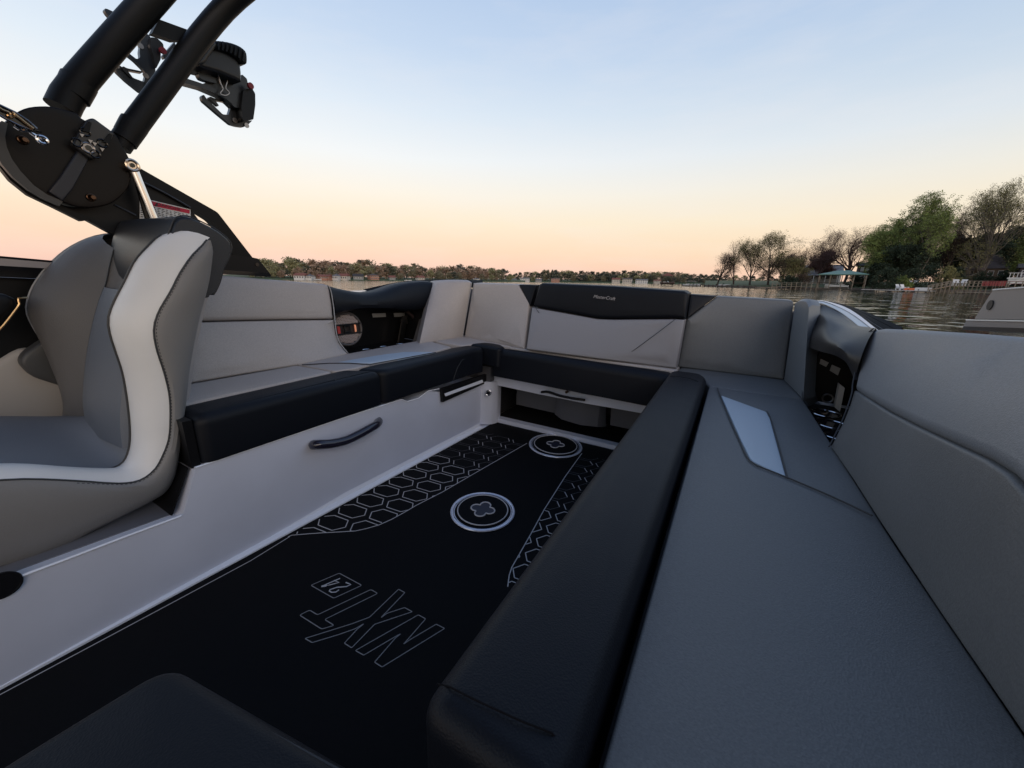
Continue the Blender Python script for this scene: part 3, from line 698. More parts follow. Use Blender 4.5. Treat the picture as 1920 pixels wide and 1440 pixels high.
R_cr = mx([(1519, 581, .325), (1532, 584, .333), (1552, 594, .348), (1570, 606, .368), (1588, 613, .39), (1612, 615, .41), (1641, 617, .42)])
R_f1 = mx([(1513, 598, .315), (1527, 602, .32), (1548, 612, .332), (1566, 624, .348), (1584, 632, .362), (1604, 636, .378), (1628, 637, .398)])
R_f2 = mx([(1510, 625, .307), (1525, 631, .308), (1545, 639, .318), (1562, 646, .33), (1578, 654, .342), (1594, 668, .36), (1614, 672, .382)])
R_b = mx([(1509, 648, .307), (1524, 654, .312), (1542, 660, .322), (1558, 664, .335), (1573, 670, .35), (1588, 682, .366), (1602, 712, .384)])
C5 = [spline(q, n) for q in (R_out, R_cr, R_f1, R_f2, R_b)]
rows = [[p + V((.03, 0, -.05)) for p in C5[0]], [p + V((.012, 0, -.012)) for p in C5[0]], C5[0]]
fam = [C5[0], C5[1], C5[2], C5[3], C5[4]]
for a_ in range(4):
    p0 = fam[max(0, a_ - 1)]; p1 = fam[a_]; p2 = fam[a_ + 1]; p3 = fam[min(4, a_ + 2)]
    for k in (1, 2, 3, 4):
        t_ = k / 4
        rows.append([.5 * ((2 * b1) + (b2 - b0) * t_ + (2 * b0 - 5 * b1 + 4 * b2 - b3) * t_ * t_ + (3 * b1 - b0 - 3 * b2 + b3) * t_ ** 3) for b0, b1, b2, b3 in zip(p0, p1, p2, p3)])
rows.append([p + V((.03, 0, .006)) for p in C5[4]]); rows.append([p + V((.08, 0, .05)) for p in C5[4]])
bm = nb(); loft(bm, rows); s.part('pad', bm, mat('coaming_vinyl', (.024, .023, .023), .42, bump=.3, bscale=300, weave=1))
# left aft corner pads
s = Thing('corner_pad', 'warm grey curved corner pad beside the left coaming', 'backrest', P3(-1.75, 2.1, -.46))
tp = [bx(812, 530, -1.84), by(820, 527.5, 2.09), by(850, 526, 2.14), by(878, 527, 2.19), by(885, 530, 2.2)]
bt = [bz(786, 646, -.46), bz(800, 643, -.46), bz(825, 639, -.46), bz(852, 635, -.46), bz(868, 632, -.46)]
def curvedpad(s, tp, bt, back, m, r=.015, name='pad', n=14, bulge=.012):
    T = spline(tp, n); Bq = spline(bt, n); c = (T[n // 2] + Bq[n // 2]) / 2; nr = -V(back).normalized(); rows = []
    rows.append([p + V(back) for p in T]); rows.append([p + V(back) * .25 + V((0, 0, r * .3)) for p in T])
    for t in (0, .04, .12, .3, .5, .7, .88, .97, 1):
        b = bulge * (1 - (2 * t - 1) ** 4); row = []
        for i, (a, q) in enumerate(zip(T, Bq)):
            e = min(i, n - 1 - i); eb = (0, .6, .9)[e] if e < 3 else 1
            row.append(a.lerp(q, t) + nr * b * eb - (V((0, 0, r * .4)) if t == 0 else V((0, 0, 0))))
        rows.append(row)
    rows.append([p + V(back) for p in Bq])
    bm = nb(); loft(bm, rows)
    for idx in (0, -1): bm.faces.new([bm.verts.new(rw[idx]) for rw in rows])
    return s.part(name, bm, m)
curvedpad(s, tp, bt, (-.1, .08, 0), GREY)
bm = nb(); tube(bm, [tp[0] + V((.004, -.004, 0)), bx(811, 560, -1.825), bx(806, 590, -1.81), bx(798, 615, -1.80), bt[0] + V((.002, 0, 0))], .003, 6); tube(bm, [tp[-1] + V((0, -.005, 0)), bt[-1] + V((0, -.006, 0))], .0025, 6); s.part('piping', bm, LPIPE)
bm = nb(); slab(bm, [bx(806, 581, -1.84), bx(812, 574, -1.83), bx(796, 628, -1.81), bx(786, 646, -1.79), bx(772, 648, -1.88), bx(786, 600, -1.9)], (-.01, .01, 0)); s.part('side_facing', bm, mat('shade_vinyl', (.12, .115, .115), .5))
# stern backrests
YT = 2.215
s = Thing('backrest', 'grey stern backrest with a black triangular corner, left of centre', 'backrest', P3(-1.35, 2.2, -.46), GB)
ol = [by(886, 530, 2.203), by(972, 532, YT), by(1002, 568, 2.19), by(984, 655, 2.10), bz(984, 656, -.46), bz(869, 632, -.46)]
bm = nb(); cushion(bm, rnd([by(887, 530, 2.203), by(971, 532.5, YT), by(992, 568, 2.185), bz(983, 655, -.46), bz(870, 632.5, -.46)], .006, 2), (0, .09, 0), .012, .006); s.part('pad', bm, GREY)
bm = nb(); cushion(bm, rnd([by(972.5, 533, YT), by(1006, 534, YT), by(993.5, 574, 2.182)], .004, 2), (0, .08, 0), .008, .003); s.part('corner_patch', bm, BLACKV)
s = Thing('backrest', 'centre stern backrest with a wide black top band bearing small silver lettering', 'backrest', P3(-.7, 2.18, -.46), GB)
YC = 2.175
cen = [(1010, 531), (1040, 530), (1285, 547), (1293, 551), (1287, 596)]
bandp = [(1010, 533), (1016, 530), (1150, 536), (1283, 545), (1291, 550), (1285, 597), (1265, 596), (1150, 597), (1120, 596), (1060, 585), (998, 574)]
bm = nb(); cushion(bm, [by(x, y, YC - (.02 if y > 560 else 0)) for x, y in bandp], (0, .13, 0), .02, .004, 6); s.part('top_band', bm, BLACKV)
gp = [(997, 576), (1060, 587), (1120, 598), (1150, 599), (1265, 598), (1284.5, 599)]
low = [by(x, y, YC - .02) for x, y in gp] + [bz(1268, 690, -.45), bz(1125, 673, -.45), bz(986, 655, -.45)]
bm = nb(); cushion(bm, low, (0, .13, 0), .010, .006); s.part('lower_pad', bm, mat('mid_vinyl', (.255, .25, .265), .5, bump=.35, bscale=420, weave=1))
def onpad(x, y):   # on the sloping lower pad
    a = by(x, y, YC - .02); t = (y - 598) / 85; t = min(1, max(0, t)); return by(x, y, YC - .027 - .055 * t)
bm = nb(); tube(bm, [onpad(*p) + V((0, -.009, 0)) for p in ((1006, 578), (1020, 598), (1037, 625), (1056, 657))], .0018, 6); tube(bm, [onpad(*p) + V((0, -.009, 0)) for p in ((1267, 598), (1225, 630), (1195, 652), (1166, 672))], .0018, 6); s.part('stitching', bm, PIPE)
bm = nb(); c = by(1133, 558, YC - .012); ux = (by(1155, 560.2, YC) - by(1111, 555.2, YC)).normalized(); uy = V((0, 0, 1))
text_bm(bm, 'MasterCraft', .026, c, ux, uy, (0, -1, 0), .006, shear=.35, sx=.98); s.part('lettering', bm, mat('silver_print', (.42, .42, .44), .4, metal=.3), smooth=False)
s = Thing('backrest', 'slate stern backrest with a black triangular corner, right of centre', 'backrest', P3(.05, 2.2, -.46), GB)
bm = nb(); cushion(bm, rnd([by(1345, 555, 2.29), by(1482, 562.5, 2.36), by(1490, 565, 2.36), bz(1470, 712, -.46), bz(1271, 688, -.46), by(1288, 598, 2.21)], [.004, .02, .02, .004, .004, .004], 3), (0, .1, 0), .012, .006); s.part('pad', bm, DGREY)
bm = nb(); cushion(bm, rnd([by(1294, 551, 2.25), by(1344, 555, 2.285), by(1288.5, 597, 2.205)], .004, 2), (0, .08, 0), .008, .003); s.part('corner_patch', bm, BLACKV)
s = Thing('corner_pad', 'narrow slate corner pad beside the right coaming', 'backrest', P3(.3, 2.1, -.46))
tp = [by(1491, 566, 2.215), by(1503, 562.5, 2.2), by(1518, 563, 2.18), bx(1530, 566, .325), bx(1516, 573, .322)]
tp = [by(1491, 567, 2.215), by(1500, 563, 2.205), by(1513, 563, 2.19), by(1528, 567, 2.17)]
bt = [bz(1470, 712, -.46), bz(1482, 724, -.46), bz(1496, 738, -.46), bz(1506, 749, -.46)]
tp = [by(1491, 567, 2.28), by(1500, 562.5, 2.21), by(1512, 563.5, 2.12), by(1517, 574, 2.07)]
curvedpad(s, tp, bt, (.05, .08, 0), mat('slate_corner', (.15, .17, .19), .5, bump=.35, bscale=420, weave=1), bulge=.006)
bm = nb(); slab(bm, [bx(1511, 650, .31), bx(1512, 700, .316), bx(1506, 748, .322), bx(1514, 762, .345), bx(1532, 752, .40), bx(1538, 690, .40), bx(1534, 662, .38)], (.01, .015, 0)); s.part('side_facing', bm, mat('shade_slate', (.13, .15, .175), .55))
bm = nb(); tube(bm, [bx(1512, 582, .314), bx(1509.5, 620, .309), bx(1511, 648, .308), bx(1509, 675, .312), bx(1505, 715, .316), bz(1504, 748, -.455)], .002, 6); s.part('piping', bm, PIPE)
# long right backrest
s = Thing('backrest', 'long slate backrest along the right side, largest in the photo', 'backrest', P3(.4, .8, -.46), GB)
XL = .375
sm = [(1601, 731, .378), (1630, 750, .372), (1665, 772, .37), (1715, 798, .37), (1768, 823, .37), (1845, 859, .37), (1886, 885, .37), (1915, 915, .372)]
S = [bx(*p) for p in sm]; last = S[-1]
fwd = [last + V((.005, -.10, -.04)), last + V((.01, -.3, -.07)), last + V((.03, -1.25, -.09))]
botp = [bz(1557, 839, -.463), bz(1598, 900, -.463), bz(1640, 967, -.463), bz(1760, 1150, -.463), bz(1920, 1386, -.463)]
for p in botp: p.x += .0
botp += [V((.372, .0, -.463)), V((.41, -.75, -.463))]
leftl = [bx(1592, 762, .365), bx(1580, 792, .352)]
bm = nb(); cushion(bm, S[::-1] + leftl + botp + [V((.43, -.75, -.33))] + fwd[1:2][::-1] + fwd[0:1], (.12, 0, 0), .008, .006); s.part('lower_pad', bm, DGREY)
tpn = [bx(1920, 626, .46), bx(1813, 619, .455), bx(1710, 614, .44), bx(1655, 612.5, .425), bx(1640, 615, .42), bx(1626, 628, .412), bx(1616, 650, .402), bx(1608, 685, .39), bx(1602, 715, .382)]
upo = [p + V((-.003, 0, .002)) for p in S] + [fwd[0] + V((0, 0, .003)), fwd[1] + V((0, 0, .003)), V((.43, -.75, -.32)), V((.53, -.75, .02)), V((.49, .0, .005)), V((.47, .5, -.03))] + tpn
bm = nb(); cushion(bm, upo, (.13, 0, -.01), .022, .012, 6); s.part('upper_pad', bm, mat('slate_upper', (.20, .215, .235), .5, bump=.35, bscale=420, weave=1, var=.04))
bm = nb(); tube(bm, spline([p + V((-.003, 0, 0)) for p in (bx(1640, 616, .416), bx(1627, 628, .408), bx(1617, 650, .398), bx(1608, 685, .386), bx(1601, 720, .378), bx(1600, 735, .373), bx(1592, 762, .362), bx(1580, 792, .349), bz(1557, 838, -.455))], 30), .002, 6); s.part('piping', bm, PIPE)
# ------------------------------------------------------------------ speaker in the left alcove
s = Thing('speaker', 'round mesh fronted speaker lit warm in the left alcove', 'speaker', bx(649, 617, -1.93))
c = bx(650, 617, -1.92); nn = V((.95, -.1, .1))
bm = nb(); ring(bm, c, nn, .092, .008, 40); disc(bm, c - nn.normalized() * .03, nn, .095, .02, 40); s.part('housing', bm, mat('speaker_ring', (.07, .06, .058), .35))
a_ = nn.normalized().orthogonal().normalized(); yv = V((0, 1, 0)); yv = (yv - nn.normalized() * yv.dot(nn.normalized())).normalized(); zv = nn.normalized().cross(yv) * -1
bm = nb()
for j in range(-9, 10):
    for i in range(-9, 10):
        u_ = i * .0095 + (j % 2) * .0047; w_ = j * .0085
        if u_ * u_ + w_ * w_ < .083 ** 2 and abs(w_) > .028:
            ring(bm, c + yv * u_ + zv * w_ + nn.normalized() * (.012 - (u_ * u_ + w_ * w_) * 1.2), nn, .0042, .0016, 6)
s.part('mesh_grille', bm, mat('grille', (.42, .35, .33), .4, metal=.3))
bm = nb(); disc(bm, c - nn.normalized() * .008, nn, .084, .002, 40); s.part('cone', bm, mat('cone_dark', (.02, .012, .012), .5))
for sgn in (-1, 1):
    bm = nb(); tube(bm, [c + yv * t * .084 + zv * (sgn * .027) + nn.normalized() * .012 for t in (-1, -.5, 0, .5, 1)], .004, 8); s.part('grille_bar', bm, BLK)
bm = nb(); ring(bm, c + nn.normalized() * .008, nn, .024, .006, 4); s.part('horn', bm, BLK)
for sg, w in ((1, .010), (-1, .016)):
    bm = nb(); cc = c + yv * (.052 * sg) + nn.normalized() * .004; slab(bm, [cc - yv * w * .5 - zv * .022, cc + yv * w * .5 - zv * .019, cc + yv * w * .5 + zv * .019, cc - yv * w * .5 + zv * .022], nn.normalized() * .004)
    s.part('painted_glow', bm, mat('warm_glow_paint' if sg > 0 else 'red_glow_paint', (.8, .35, .2) if sg > 0 else (.35, .03, .03), .4, emit=((1, .35, .18, .22) if sg > 0 else (.8, .05, .03, .03))))  # faintly glowing strips paint the warm light reflected by the speaker

# ------------------------------------------------------------------ captain chair
ch = Thing('captain_chair', 'tall grey captain chair with silver side bolster and dark headrest', 'chair', (-1.75, .2, -.8))
def tr(x, pts): return [bx(a, b, x) for a, b in pts]
XO = -1.41
S1 = [(388, 450, -1.435), (378, 462, -1.43), (360, 480, -1.42), (338, 512, -1.415), (320, 547, XO), (297, 587, XO), (289, 620, XO), (295, 657, XO), (308, 697, XO), (318, 740, XO), (320, 780, XO), (317, 823, XO), (304, 858, XO), (289, 882, XO), (262, 901, XO), (222, 907, XO), (155, 903, XO), (67, 899, XO), (0, 901, XO), (-150, 912, XO), (-330, 925, XO)]
S2 = [(303, 441, -1.50), (292, 448, -1.50), (280, 460, -1.50), (253, 490, -1.50), (233, 530, -1.50), (214, 567, -1.50), (204, 597, -1.50), (207, 625, -1.50), (217, 657, -1.50), (230, 697, -1.50), (238, 740, -1.50), (243, 780, -1.50), (245, 813, -1.50), (243, 840, -1.50), (233, 865, -1.50), (213, 878, -1.50), (178, 882, -1.50), (111, 881, -1.50), (44, 876, -1.50), (0, 875, -1.50), (-150, 880, -1.50), (-330, 890, -1.5)]
N1 = 60
def anchors(s, na, groups):
    """resample so that matching landmarks stay matched"""
    o = []
    for (a, b, k) in groups: o += resample(s[a:b + 1], k)[:-1]
    return o + [s[-1]]
def dense(tr3): return [bx(a, b, c) for a, b, c in tr3]
def sub(P, idx, counts):
    Q = []; per = 12; D = []
    pts = P; m = len(pts)
    for i in range(m - 1):
        p0 = pts[i - 1] if i else pts[0] * 2 - pts[1]; p1 = pts[i]; p2 = pts[i + 1]; p3 = pts[i + 2] if i < m - 2 else pts[-1] * 2 - pts[-2]
        for k in range(per):
            t = k / per; D.append(.5 * ((2 * p1) + (p2 - p0) * t + (2 * p0 - 5 * p1 + 4 * p2 - p3) * t * t + (3 * p1 - p0 - 3 * p2 + p3) * t ** 3))
    D.append(pts[-1])
    for (a, b), c_ in zip(zip(idx, idx[1:]), counts): Q += resample(D[a * per:b * per + 1], c_ + 1)[:-1]
    return Q + [D[-1]]
cnt = [14, 16, 12, 14]
s1 = sub(dense(S1), [0, 6, 11, 15, 20], cnt)      # top, waist, low back, seat corner, front
s2 = sub(dense(S2), [0, 7, 12, 16, 21], cnt)
nS = len(s1)
# outward normal of the silver band (forward / up, towards the cabin)
band = []
prev_n = None; BN = []
for i in range(nS):
    t = (s1[min(i + 1, nS - 1)] - s1[max(0, i - 1)]).normalized(); ac = (s2[i] - s1[i]).normalized(); nn = ac.cross(t).normalized()
    if nn.y * -1 + nn.z * .8 + nn.x * .3 < 0: nn = -nn
    BN.append(nn)
for k, b in ((0, 0), (.08, .006), (.25, .017), (.5, .022), (.75, .017), (.92, .006), (1, 0)):
    band.append([s1[i].lerp(s2[i], k) + BN[i] * b for i in range(nS)])
band.append([s2[i] + V((-.012, 0, 0)) - BN[i] * .012 for i in range(nS)])
band.append([s2[i] + V((-.03, 0, 0)) - BN[i] * .06 for i in range(nS)])
band.append([s2[i] + V((-.035, 0, 0)) - BN[i] * .10 for i in range(nS)])
bm = nb(); loft(bm, band)
capf = [r[0] for r in band[:7]]; cc = [bm.verts.new(p.lerp(capf[3], .12) + V((0, .016, .006))) for i, p in enumerate(capf)]
cb = [bm.verts.new(p.lerp(capf[3], .5) + V((0, .035, -.0))) for p in capf]; ct = [bm.verts.new(p) for p in capf]
for A, Bq in ((ct, cc), (cc, cb)):
    for k in range(6): bm.faces.new([A[k], A[k + 1], Bq[k + 1], Bq[k]])
bmesh.ops.remove_doubles(bm, verts=bm.verts, dist=.0005)
ch.part('side_bolster', bm, SILVER)
S0 = [(389, 452, -1.445), (396, 462, -1.45), (398, 482, -1.45), (392, 530, -1.45), (374, 600, -1.45), (358, 680, -1.45), (347, 760, -1.44), (335, 850, -1.43), (325, 900, -1.43), (305, 928, -1.43), (262, 952, -1.43), (180, 993, -1.43), (100, 1031, -1.43), (0, 1062, -1.43), (-150, 1105, -1.43), (-330, 1150, -1.43)]
s0 = sub(dense(S0), [0, 4, 7, 9, 15], cnt)
rows = [s0 if False else [p + V((-.03, .006, -.004)) for p in s0], s0] + [[a.lerp(b, k) + V((o, 0, 0)) for a, b in zip(s0, s1)] for k, o in ((.08, .012), (.3, .022), (.6, .022), (.85, .014), (.97, .004))] + [s1]
bm = nb(); loft(bm, rows); ch.part('side_panel', bm, mat('grey_side_vinyl', (.22, .212, .205), .5, bump=.35, bscale=420, weave=1))
bm = nb(); tube(bm, [p + BN[i] * .001 for i, p in enumerate(s1)], .0024, 6); tube(bm, [p + BN[i] * .002 for i, p in enumerate(s2)], .003, 6)
ch.part('piping', bm, PIPE)
bm = nb()   # top stitching just outside the seam
st_ = [p.lerp(q, .035) + V((.004, 0, 0)) for p, q in zip(s1, s0)]; st_ = resample(st_[:46], 190)
for a, b in list(zip(st_, st_[1:]))[::2]: tube(bm, [a, b], .0012, 4)
o = ch.part('stitching', bm, PIPE); o['kind'] = 'stuff'
# far wing, centre panel
P0 = sub(tr(-1.88, [(214, 468), (206, 500), (199, 533), (188, 562), (176, 605), (166, 655), (160, 705), (158, 750), (163, 790)]), [0, 4, 8], [16, 16])
S4 = sub(tr(-2.03, [(213, 438), (187, 441), (157, 451), (123, 470), (90, 500), (63, 537), (52, 570), (53, 590), (67, 618), (87, 650), (107, 687), (122, 717), (131, 743), (133, 765), (128, 788)]), [0, 7, 14], [16, 16])
bm = nb(); rows = [[p + V((.16, .05, 0)) for p in P0], [p + V((.02, .02, 0)) for p in P0]]
for k, b in ((0, 0), (.1, .004), (.3, .02), (.55, .032), (.8, .028), (.93, .012), (1, 0)): rows.append([a.lerp(q, k) + V((.2, -.8, .1)).normalized() * b for a, q in zip(P0, S4)])
rows.append([p + V((-.03, .05, 0)) for p in S4]); rows.append([p + V((0, .14, 0)) for p in S4])
loft(bm, rows); ch.part('side_wing', bm, mat('grey_wing_vinyl', (.10, .095, .093), .5, bump=.35, bscale=420, weave=1))
bm = nb(); tube(bm, [p + V((0, -.002, 0)) for p in S4], .003, 6); ch.part('piping', bm, LPIPE)
bm = nb(); rows = []
for k, b in ((0, 0), (.1, .012), (.3, .02), (.6, .022), (1, .01)): rows.append([p + V((.36 * k, -b, 0)) for p in P0[8:]])
rows.append([p + V((.385, .03, 0)) for p in P0[8:]])
loft(bm, rows); ch.part('backrest', bm, mat('slate_panel', (.14, .155, .18), .45, bump=.35, bscale=420, weave=1))
bm = nb(); tube(bm, [p + V((0.002, -.002, 0)) for p in P0], .002, 6); ch.part('piping', bm, PIPE)
# back shell
sh0 = [p for p in s0[:31]]; far = resample([p + V((0, .14, 0)) for p in S4], 31)
bm = nb(); loft(bm, [[p + V((-.03, .006, -.004)) for p in sh0], [p + V((-.12, .06, 0)) for p in sh0], [a.lerp(b, .5) + V((0, .06, .02)) for a, b in zip(sh0, far)], far]); ch.part('back_shell', bm, GREY)
# seat cushion
near = [p + V((-.028, 0, .0)) - BN[i] * .022 for i, p in enumerate(s2)][33:]
fr = tr(-1.98, [(163, 778), (130, 779), (0, 778), (-150, 780), (-330, 784)]); fr = resample(fr, len(near)); rows = []
for k, b in ((-.06, -.03), (0, 0), (.08, .012), (.25, .026), (.5, .032), (.75, .024), (.93, .008), (1, -.004), (1.04, -.05)): rows.append([a.lerp(q, k) + V((0, 0, b)) for a, q in zip(near, fr)])
bm = nb(); loft(bm, rows); ch.part('seat', bm, mat('slate_seat', (.22, .235, .26), .48, bump=.35, bscale=420, weave=1))
# base under the seat
bm = nb(); sk = [(325, 905), (300, 935), (262, 955), (180, 996), (100, 1034), (0, 1065), (-200, 1122)]
bm = nb(); box(bm, (-2.0, -.45, -.76), (-1.52, .34, -.70)); box(bm, (-1.9, -.2, -.80), (-1.55, .3, -.755)); ch.part('seat_base', bm, BLK)
bm = nb(); tube(bm, tr(-1.44, [(0, 1067), (60, 1046), (110, 1034)]), .004, 6); ch.part('slide_rail', bm, STEEL)
# headrest: a thick pad folded over the top of the back
hx = -1.475
hs = [(300, 470), (298, 452), (303, 436), (311, 421), (325, 406), (346, 405), (367, 414), (402, 430), (422, 443), (433, 455), (434, 466), (429, 480), (420, 503), (413, 520), (403, 540), (384, 553), (360, 545)]
HF = [(.60, -.12), (.545, -.125), (.508, -.093), (.503, -.041), (.507, 0), (.520, .045), (.538, .088), (.552, .112), (.576, .121), (.600, .116), (.649, .093), (.680, .068), (.690, .050), (.689, .034), (.676, .004), (.657, -.027), (.640, -.070), (.62, -.105)]
H = spline([V((hx, a, b)) for a, b in HF], 44, closed=True)
Hc = sum(H, V((0, 0, 0))) / 44
left_px = [(232, 560), (222, 530), (211, 500), (210, 478), (213, 457), (222, 430), (233, 412), (243, 407)]
rows = []
for k, sc in ((-.02, .93), (.0, .985), (.02, 1), (.3, 1), (.6, 1), (.9, 1), (.99, .99), (1.0, .95)):
    x_ = hx - .44 * k
    rows.append([V((x_ + (.0), Hc.y + (p.y - Hc.y) * sc - .0 * k, Hc.z + (p.z - Hc.z) * sc)) for p in H])
bm = nb(); loft(bm, rows)
for rw in (rows[0], rows[-1]): bm.faces.new([bm.verts.new(p) for p in rw])
bmesh.ops.remove_doubles(bm, verts=bm.verts, dist=.0005)
hr = ch.part('headrest', bm, mat('headrest_vinyl', (.020, .024, .031), .42, bump=.35, bscale=300, weave=1))
bm = nb(); tube(bm, [p + V((.001, 0, .001)) for p in H[2:]], .002, 6); ch.part('headrest_piping', bm, PIPE, hr)
# lounge pads beyond the chair
s = Thing('helm_pad', 'pale beige padded side panel low behind the captain chair', 'padding', (-2.2, .2, -.8))
bm = nb(); cushion(bm, rnd(tr(-2.12, [(-90, 735), (0, 675), (42, 650), (90, 660), (170, 760), (170, 850), (-90, 850)]), .03, 3), (-.12, 0, 0), .02, .01); s.part('pad', bm, BEIGE)
s = Thing('knee_pad', 'dark grey shaped pad poking out low behind the captain chair', 'padding', (-2.1, .35, -.6))
bm = nb(); cushion(bm, rnd(tr(-2.06, [(37, 682), (45, 664), (80, 640), (150, 600), (200, 700), (150, 735), (120, 726), (60, 707)]), .02, 3), (-.05, 0, 0), .012, .006); s.part('pad', bm, mat('knee_vinyl', (.055, .055, .055), .5))

# ------------------------------------------------------------------ tower
tw = Thing('wakeboard_tower', 'black tubular tower arching up out of the top left corner', 'tower', (-1.9, .5, -.05))
XT = -1.88
def tz(x, y): return (x / 6.26, 180 + y / 6.26)
def tb(pts, r, n=20, name='tube'):
    P = spline([bx(*p) for p in pts], 24); bm = nb(); tube(bm, P, r, n); return tw.part(name, bm, BLKM)
tb([(116, 205, -1.90), (135, 170, -1.90), (205, 88, -1.88), (288, -5, -1.84), (340, -60, -1.80), (430, -130, -1.65), (540, -190, -1.45)], .039, 24, 'leg')
tb([(232, 264, -1.88), (240, 252, -1.88), (310, 158, -1.87), (380, 64, -1.85), (441, -3, -1.80), (520, -60, -1.7), (640, -120, -1.5), (760, -170, -1.2)], .0345, 24, 'leg')
for a, b in (((122, 206, -1.90), (146, 158, -1.90)), ((225, 276, -1.88), (250, 236, -1.88))):
    bm = nb(); A = bx(*a); Bq = bx(*b); tube(bm, [A, A.lerp(Bq, .5), A.lerp(Bq, .55), Bq, Bq.lerp(A, -.12)], [.032, .034, .040, .0415, .0415] if a[0] < 200 else [.028, .030, .035, .037, .037], 24); tw.part('socket_collar', bm, BLKM)
bm = nb(); slab(bm, [bx(x_, y_, -1.87) for x_, y_ in ((285, 62), (298, 36), (350, 55), (375, 66), (345, 76), (325, 76))], (-.03, 0, 0)); tw.part('cross_brace', bm, BLKM)
# hinge plate: thick rounded disc
dp = [tz(*q) for q in ((-40, 420), (60, 310), (200, 190), (330, 135), (480, 118), (620, 125), (760, 160), (890, 195), (960, 265), (1100, 330), (1330, 420), (1440, 590), (1530, 760), (1545, 900), (1520, 1050), (1440, 1160), (1290, 1270), (1080, 1310), (900, 1300), (720, 1240), (560, 1180), (400, 1080), (250, 980), (120, 820), (30, 640), (-60, 540))]
bm = nb(); cushion(bm, spline(X(XT + .03, *dp), 70, closed=True), (-.05, 0, 0), .004, .0); tw.part('hinge_plate', bm, BLKS)
dp2 = [tz(*q) for q in ((-80, 380), (20, 290), (90, 320), (60, 480), (80, 600), (140, 740), (240, 880), (400, 1050), (560, 1160), (740, 1235), (700, 1290), (500, 1200), (330, 1100), (150, 950), (20, 800), (-70, 640))]
bm = nb(); slab(bm, X(XT + .038, *dp2), (-.02, 0, 0)); tw.part('plate_rim', bm, mat('rim_grey', (.05, .048, .046), .4))
dp3 = [tz(*q) for q in ((0, 690), (60, 830), (170, 970), (340, 1110), (560, 1230), (740, 1290), (900, 1370), (1130, 1440), (960, 1470), (600, 1290), (330, 1160), (120, 990), (0, 840))]
bm = nb(); slab(bm, X(XT, *dp3), (-.03, 0, 0)); tw.part('plate_rim', bm, BLKM)
# clamp block with strap
bm = nb(); cushion(bm, rnd(X(XT + .06, *[tz(*q) for q in ((1030, 270), (1100, 255), (1290, 395), (1345, 440), (1330, 480), (1170, 710), (1100, 745), (1040, 720), (900, 620), (850, 560))]), .006, 3), (-.04, 0, 0), .005, .0); cl = tw.part('clamp_block', bm, mat('clamp_black', (.022, .021, .021), .35))
for q in ((1000, 300, 1060, 430), (1240, 440, 1300, 560)):
    bm = nb(); slab(bm, X(XT + .062, *[tz(*z_) for z_ in ((q[0] + 40, q[1]), (q[0] + 70, q[1] + 20), (q[2] - 20, q[3]), (q[0] - 40, q[3] - 20))]), (.006, 0, 0)); tw.part('clamp_rib', bm, BLKM, cl)
bm = nb(); cushion(bm, X(XT + .045, *[tz(*q) for q in ((910, 640), (1060, 710), (860, 1090), (740, 1235), (570, 1120), (700, 960))]), (-.03, 0, 0), .004, .0); tw.part('strap', bm, mat('strap_grey', (.022, .022, .028), .45))
bm = nb(); cb_ = bx(*tz(1035, 610), XT + .062); ring(bm, cb_, (1, 0, 0), .014, .003, 24); disc(bm, cb_, (1, 0, 0), .014, .002, 24); bt_ = tw.part('clamp_bolt', bm, STEEL)
bm = nb(); disc(bm, cb_ + V((.002, 0, 0)), (1, 0, 0), .008, .003, 6); tw.part('bolt_socket', bm, GLOSS, bt_)
for q in ((955, 460), (1055, 530), (1105, 560), (1192, 625)):
    bm = nb(); slab(bm, X(XT + .064, tz(q[0] - 26, q[1] - 20), tz(q[0] + 30, q[1] - 6), tz(q[0] + 4, q[1] + 28)), (.004, 0, 0)); tw.part('clamp_tooth', bm, STEEL)
for q in ((1000, 420), (905, 545), (1205, 555), (1120, 680)):
    bm = nb(); ring(bm, bx(*tz(*q), XT + .063), (1, 0, 0), .011, .0025, 18); tw.part('spring_ring', bm, GLOSS)
for q in ((270, 515), (1070, 1190)):
    c = bx(*tz(*q), XT + .034); bm = nb(); ring(bm, c, (1, 0, 0), .009, .003, 20); disc(bm, c, (1, .2, 0), .006, .012, 6); tw.part('hinge_bolt', bm, BRASS)
# windscreen frame
XW = -1.92
bm = nb(); slab(bm, rnd(X(XW, (70, 362), (213, 440), (300, 470), (395, 440), (376, 417), (358, 393), (256, 313), (200, 330)), .01, 2), (-.03, 0, 0)); tw.part('side_panel', bm, BLK)
bm = nb(); slab(bm, rnd(X(XW + .012, (250, 308), (408, 398), (476, 486), (440, 484), (417, 437), (395, 413), (358, 390), (245, 325)), .008, 2), (-.05, 0, 0)); tw.part('frame_arm', bm, BLKM)
bm = nb(); tube(bm, X(XW + .014, (268, 341), (310, 362), (357, 389)), .003, 6); tube(bm, X(XW + .004, (215, 384), (255, 404)), .003, 6); tw.part('frame_bead', bm, mat('bead', (.05, .05, .055), .3))
bm = nb(); slab(bm, X(XW + .02, (400, 474), (432, 477), (475, 483), (484, 485), (508, 515), (508, 519), (400, 513)), (-.07, 0, 0)); ft = tw.part('foot_block', bm, BLK)
bm = nb(); disc(bm, bx(482, 496, XW + .021), (1, 0, 0), .008, .002, 14); tw.part('foot_screw', bm, GLOSS, ft)
bm = nb(); slab(bm, X(XW + .024, (400, 505), (505, 512), (508, 519), (400, 513)), (-.01, 0, 0)); tw.part('foot_strip', bm, GLOSS, ft)
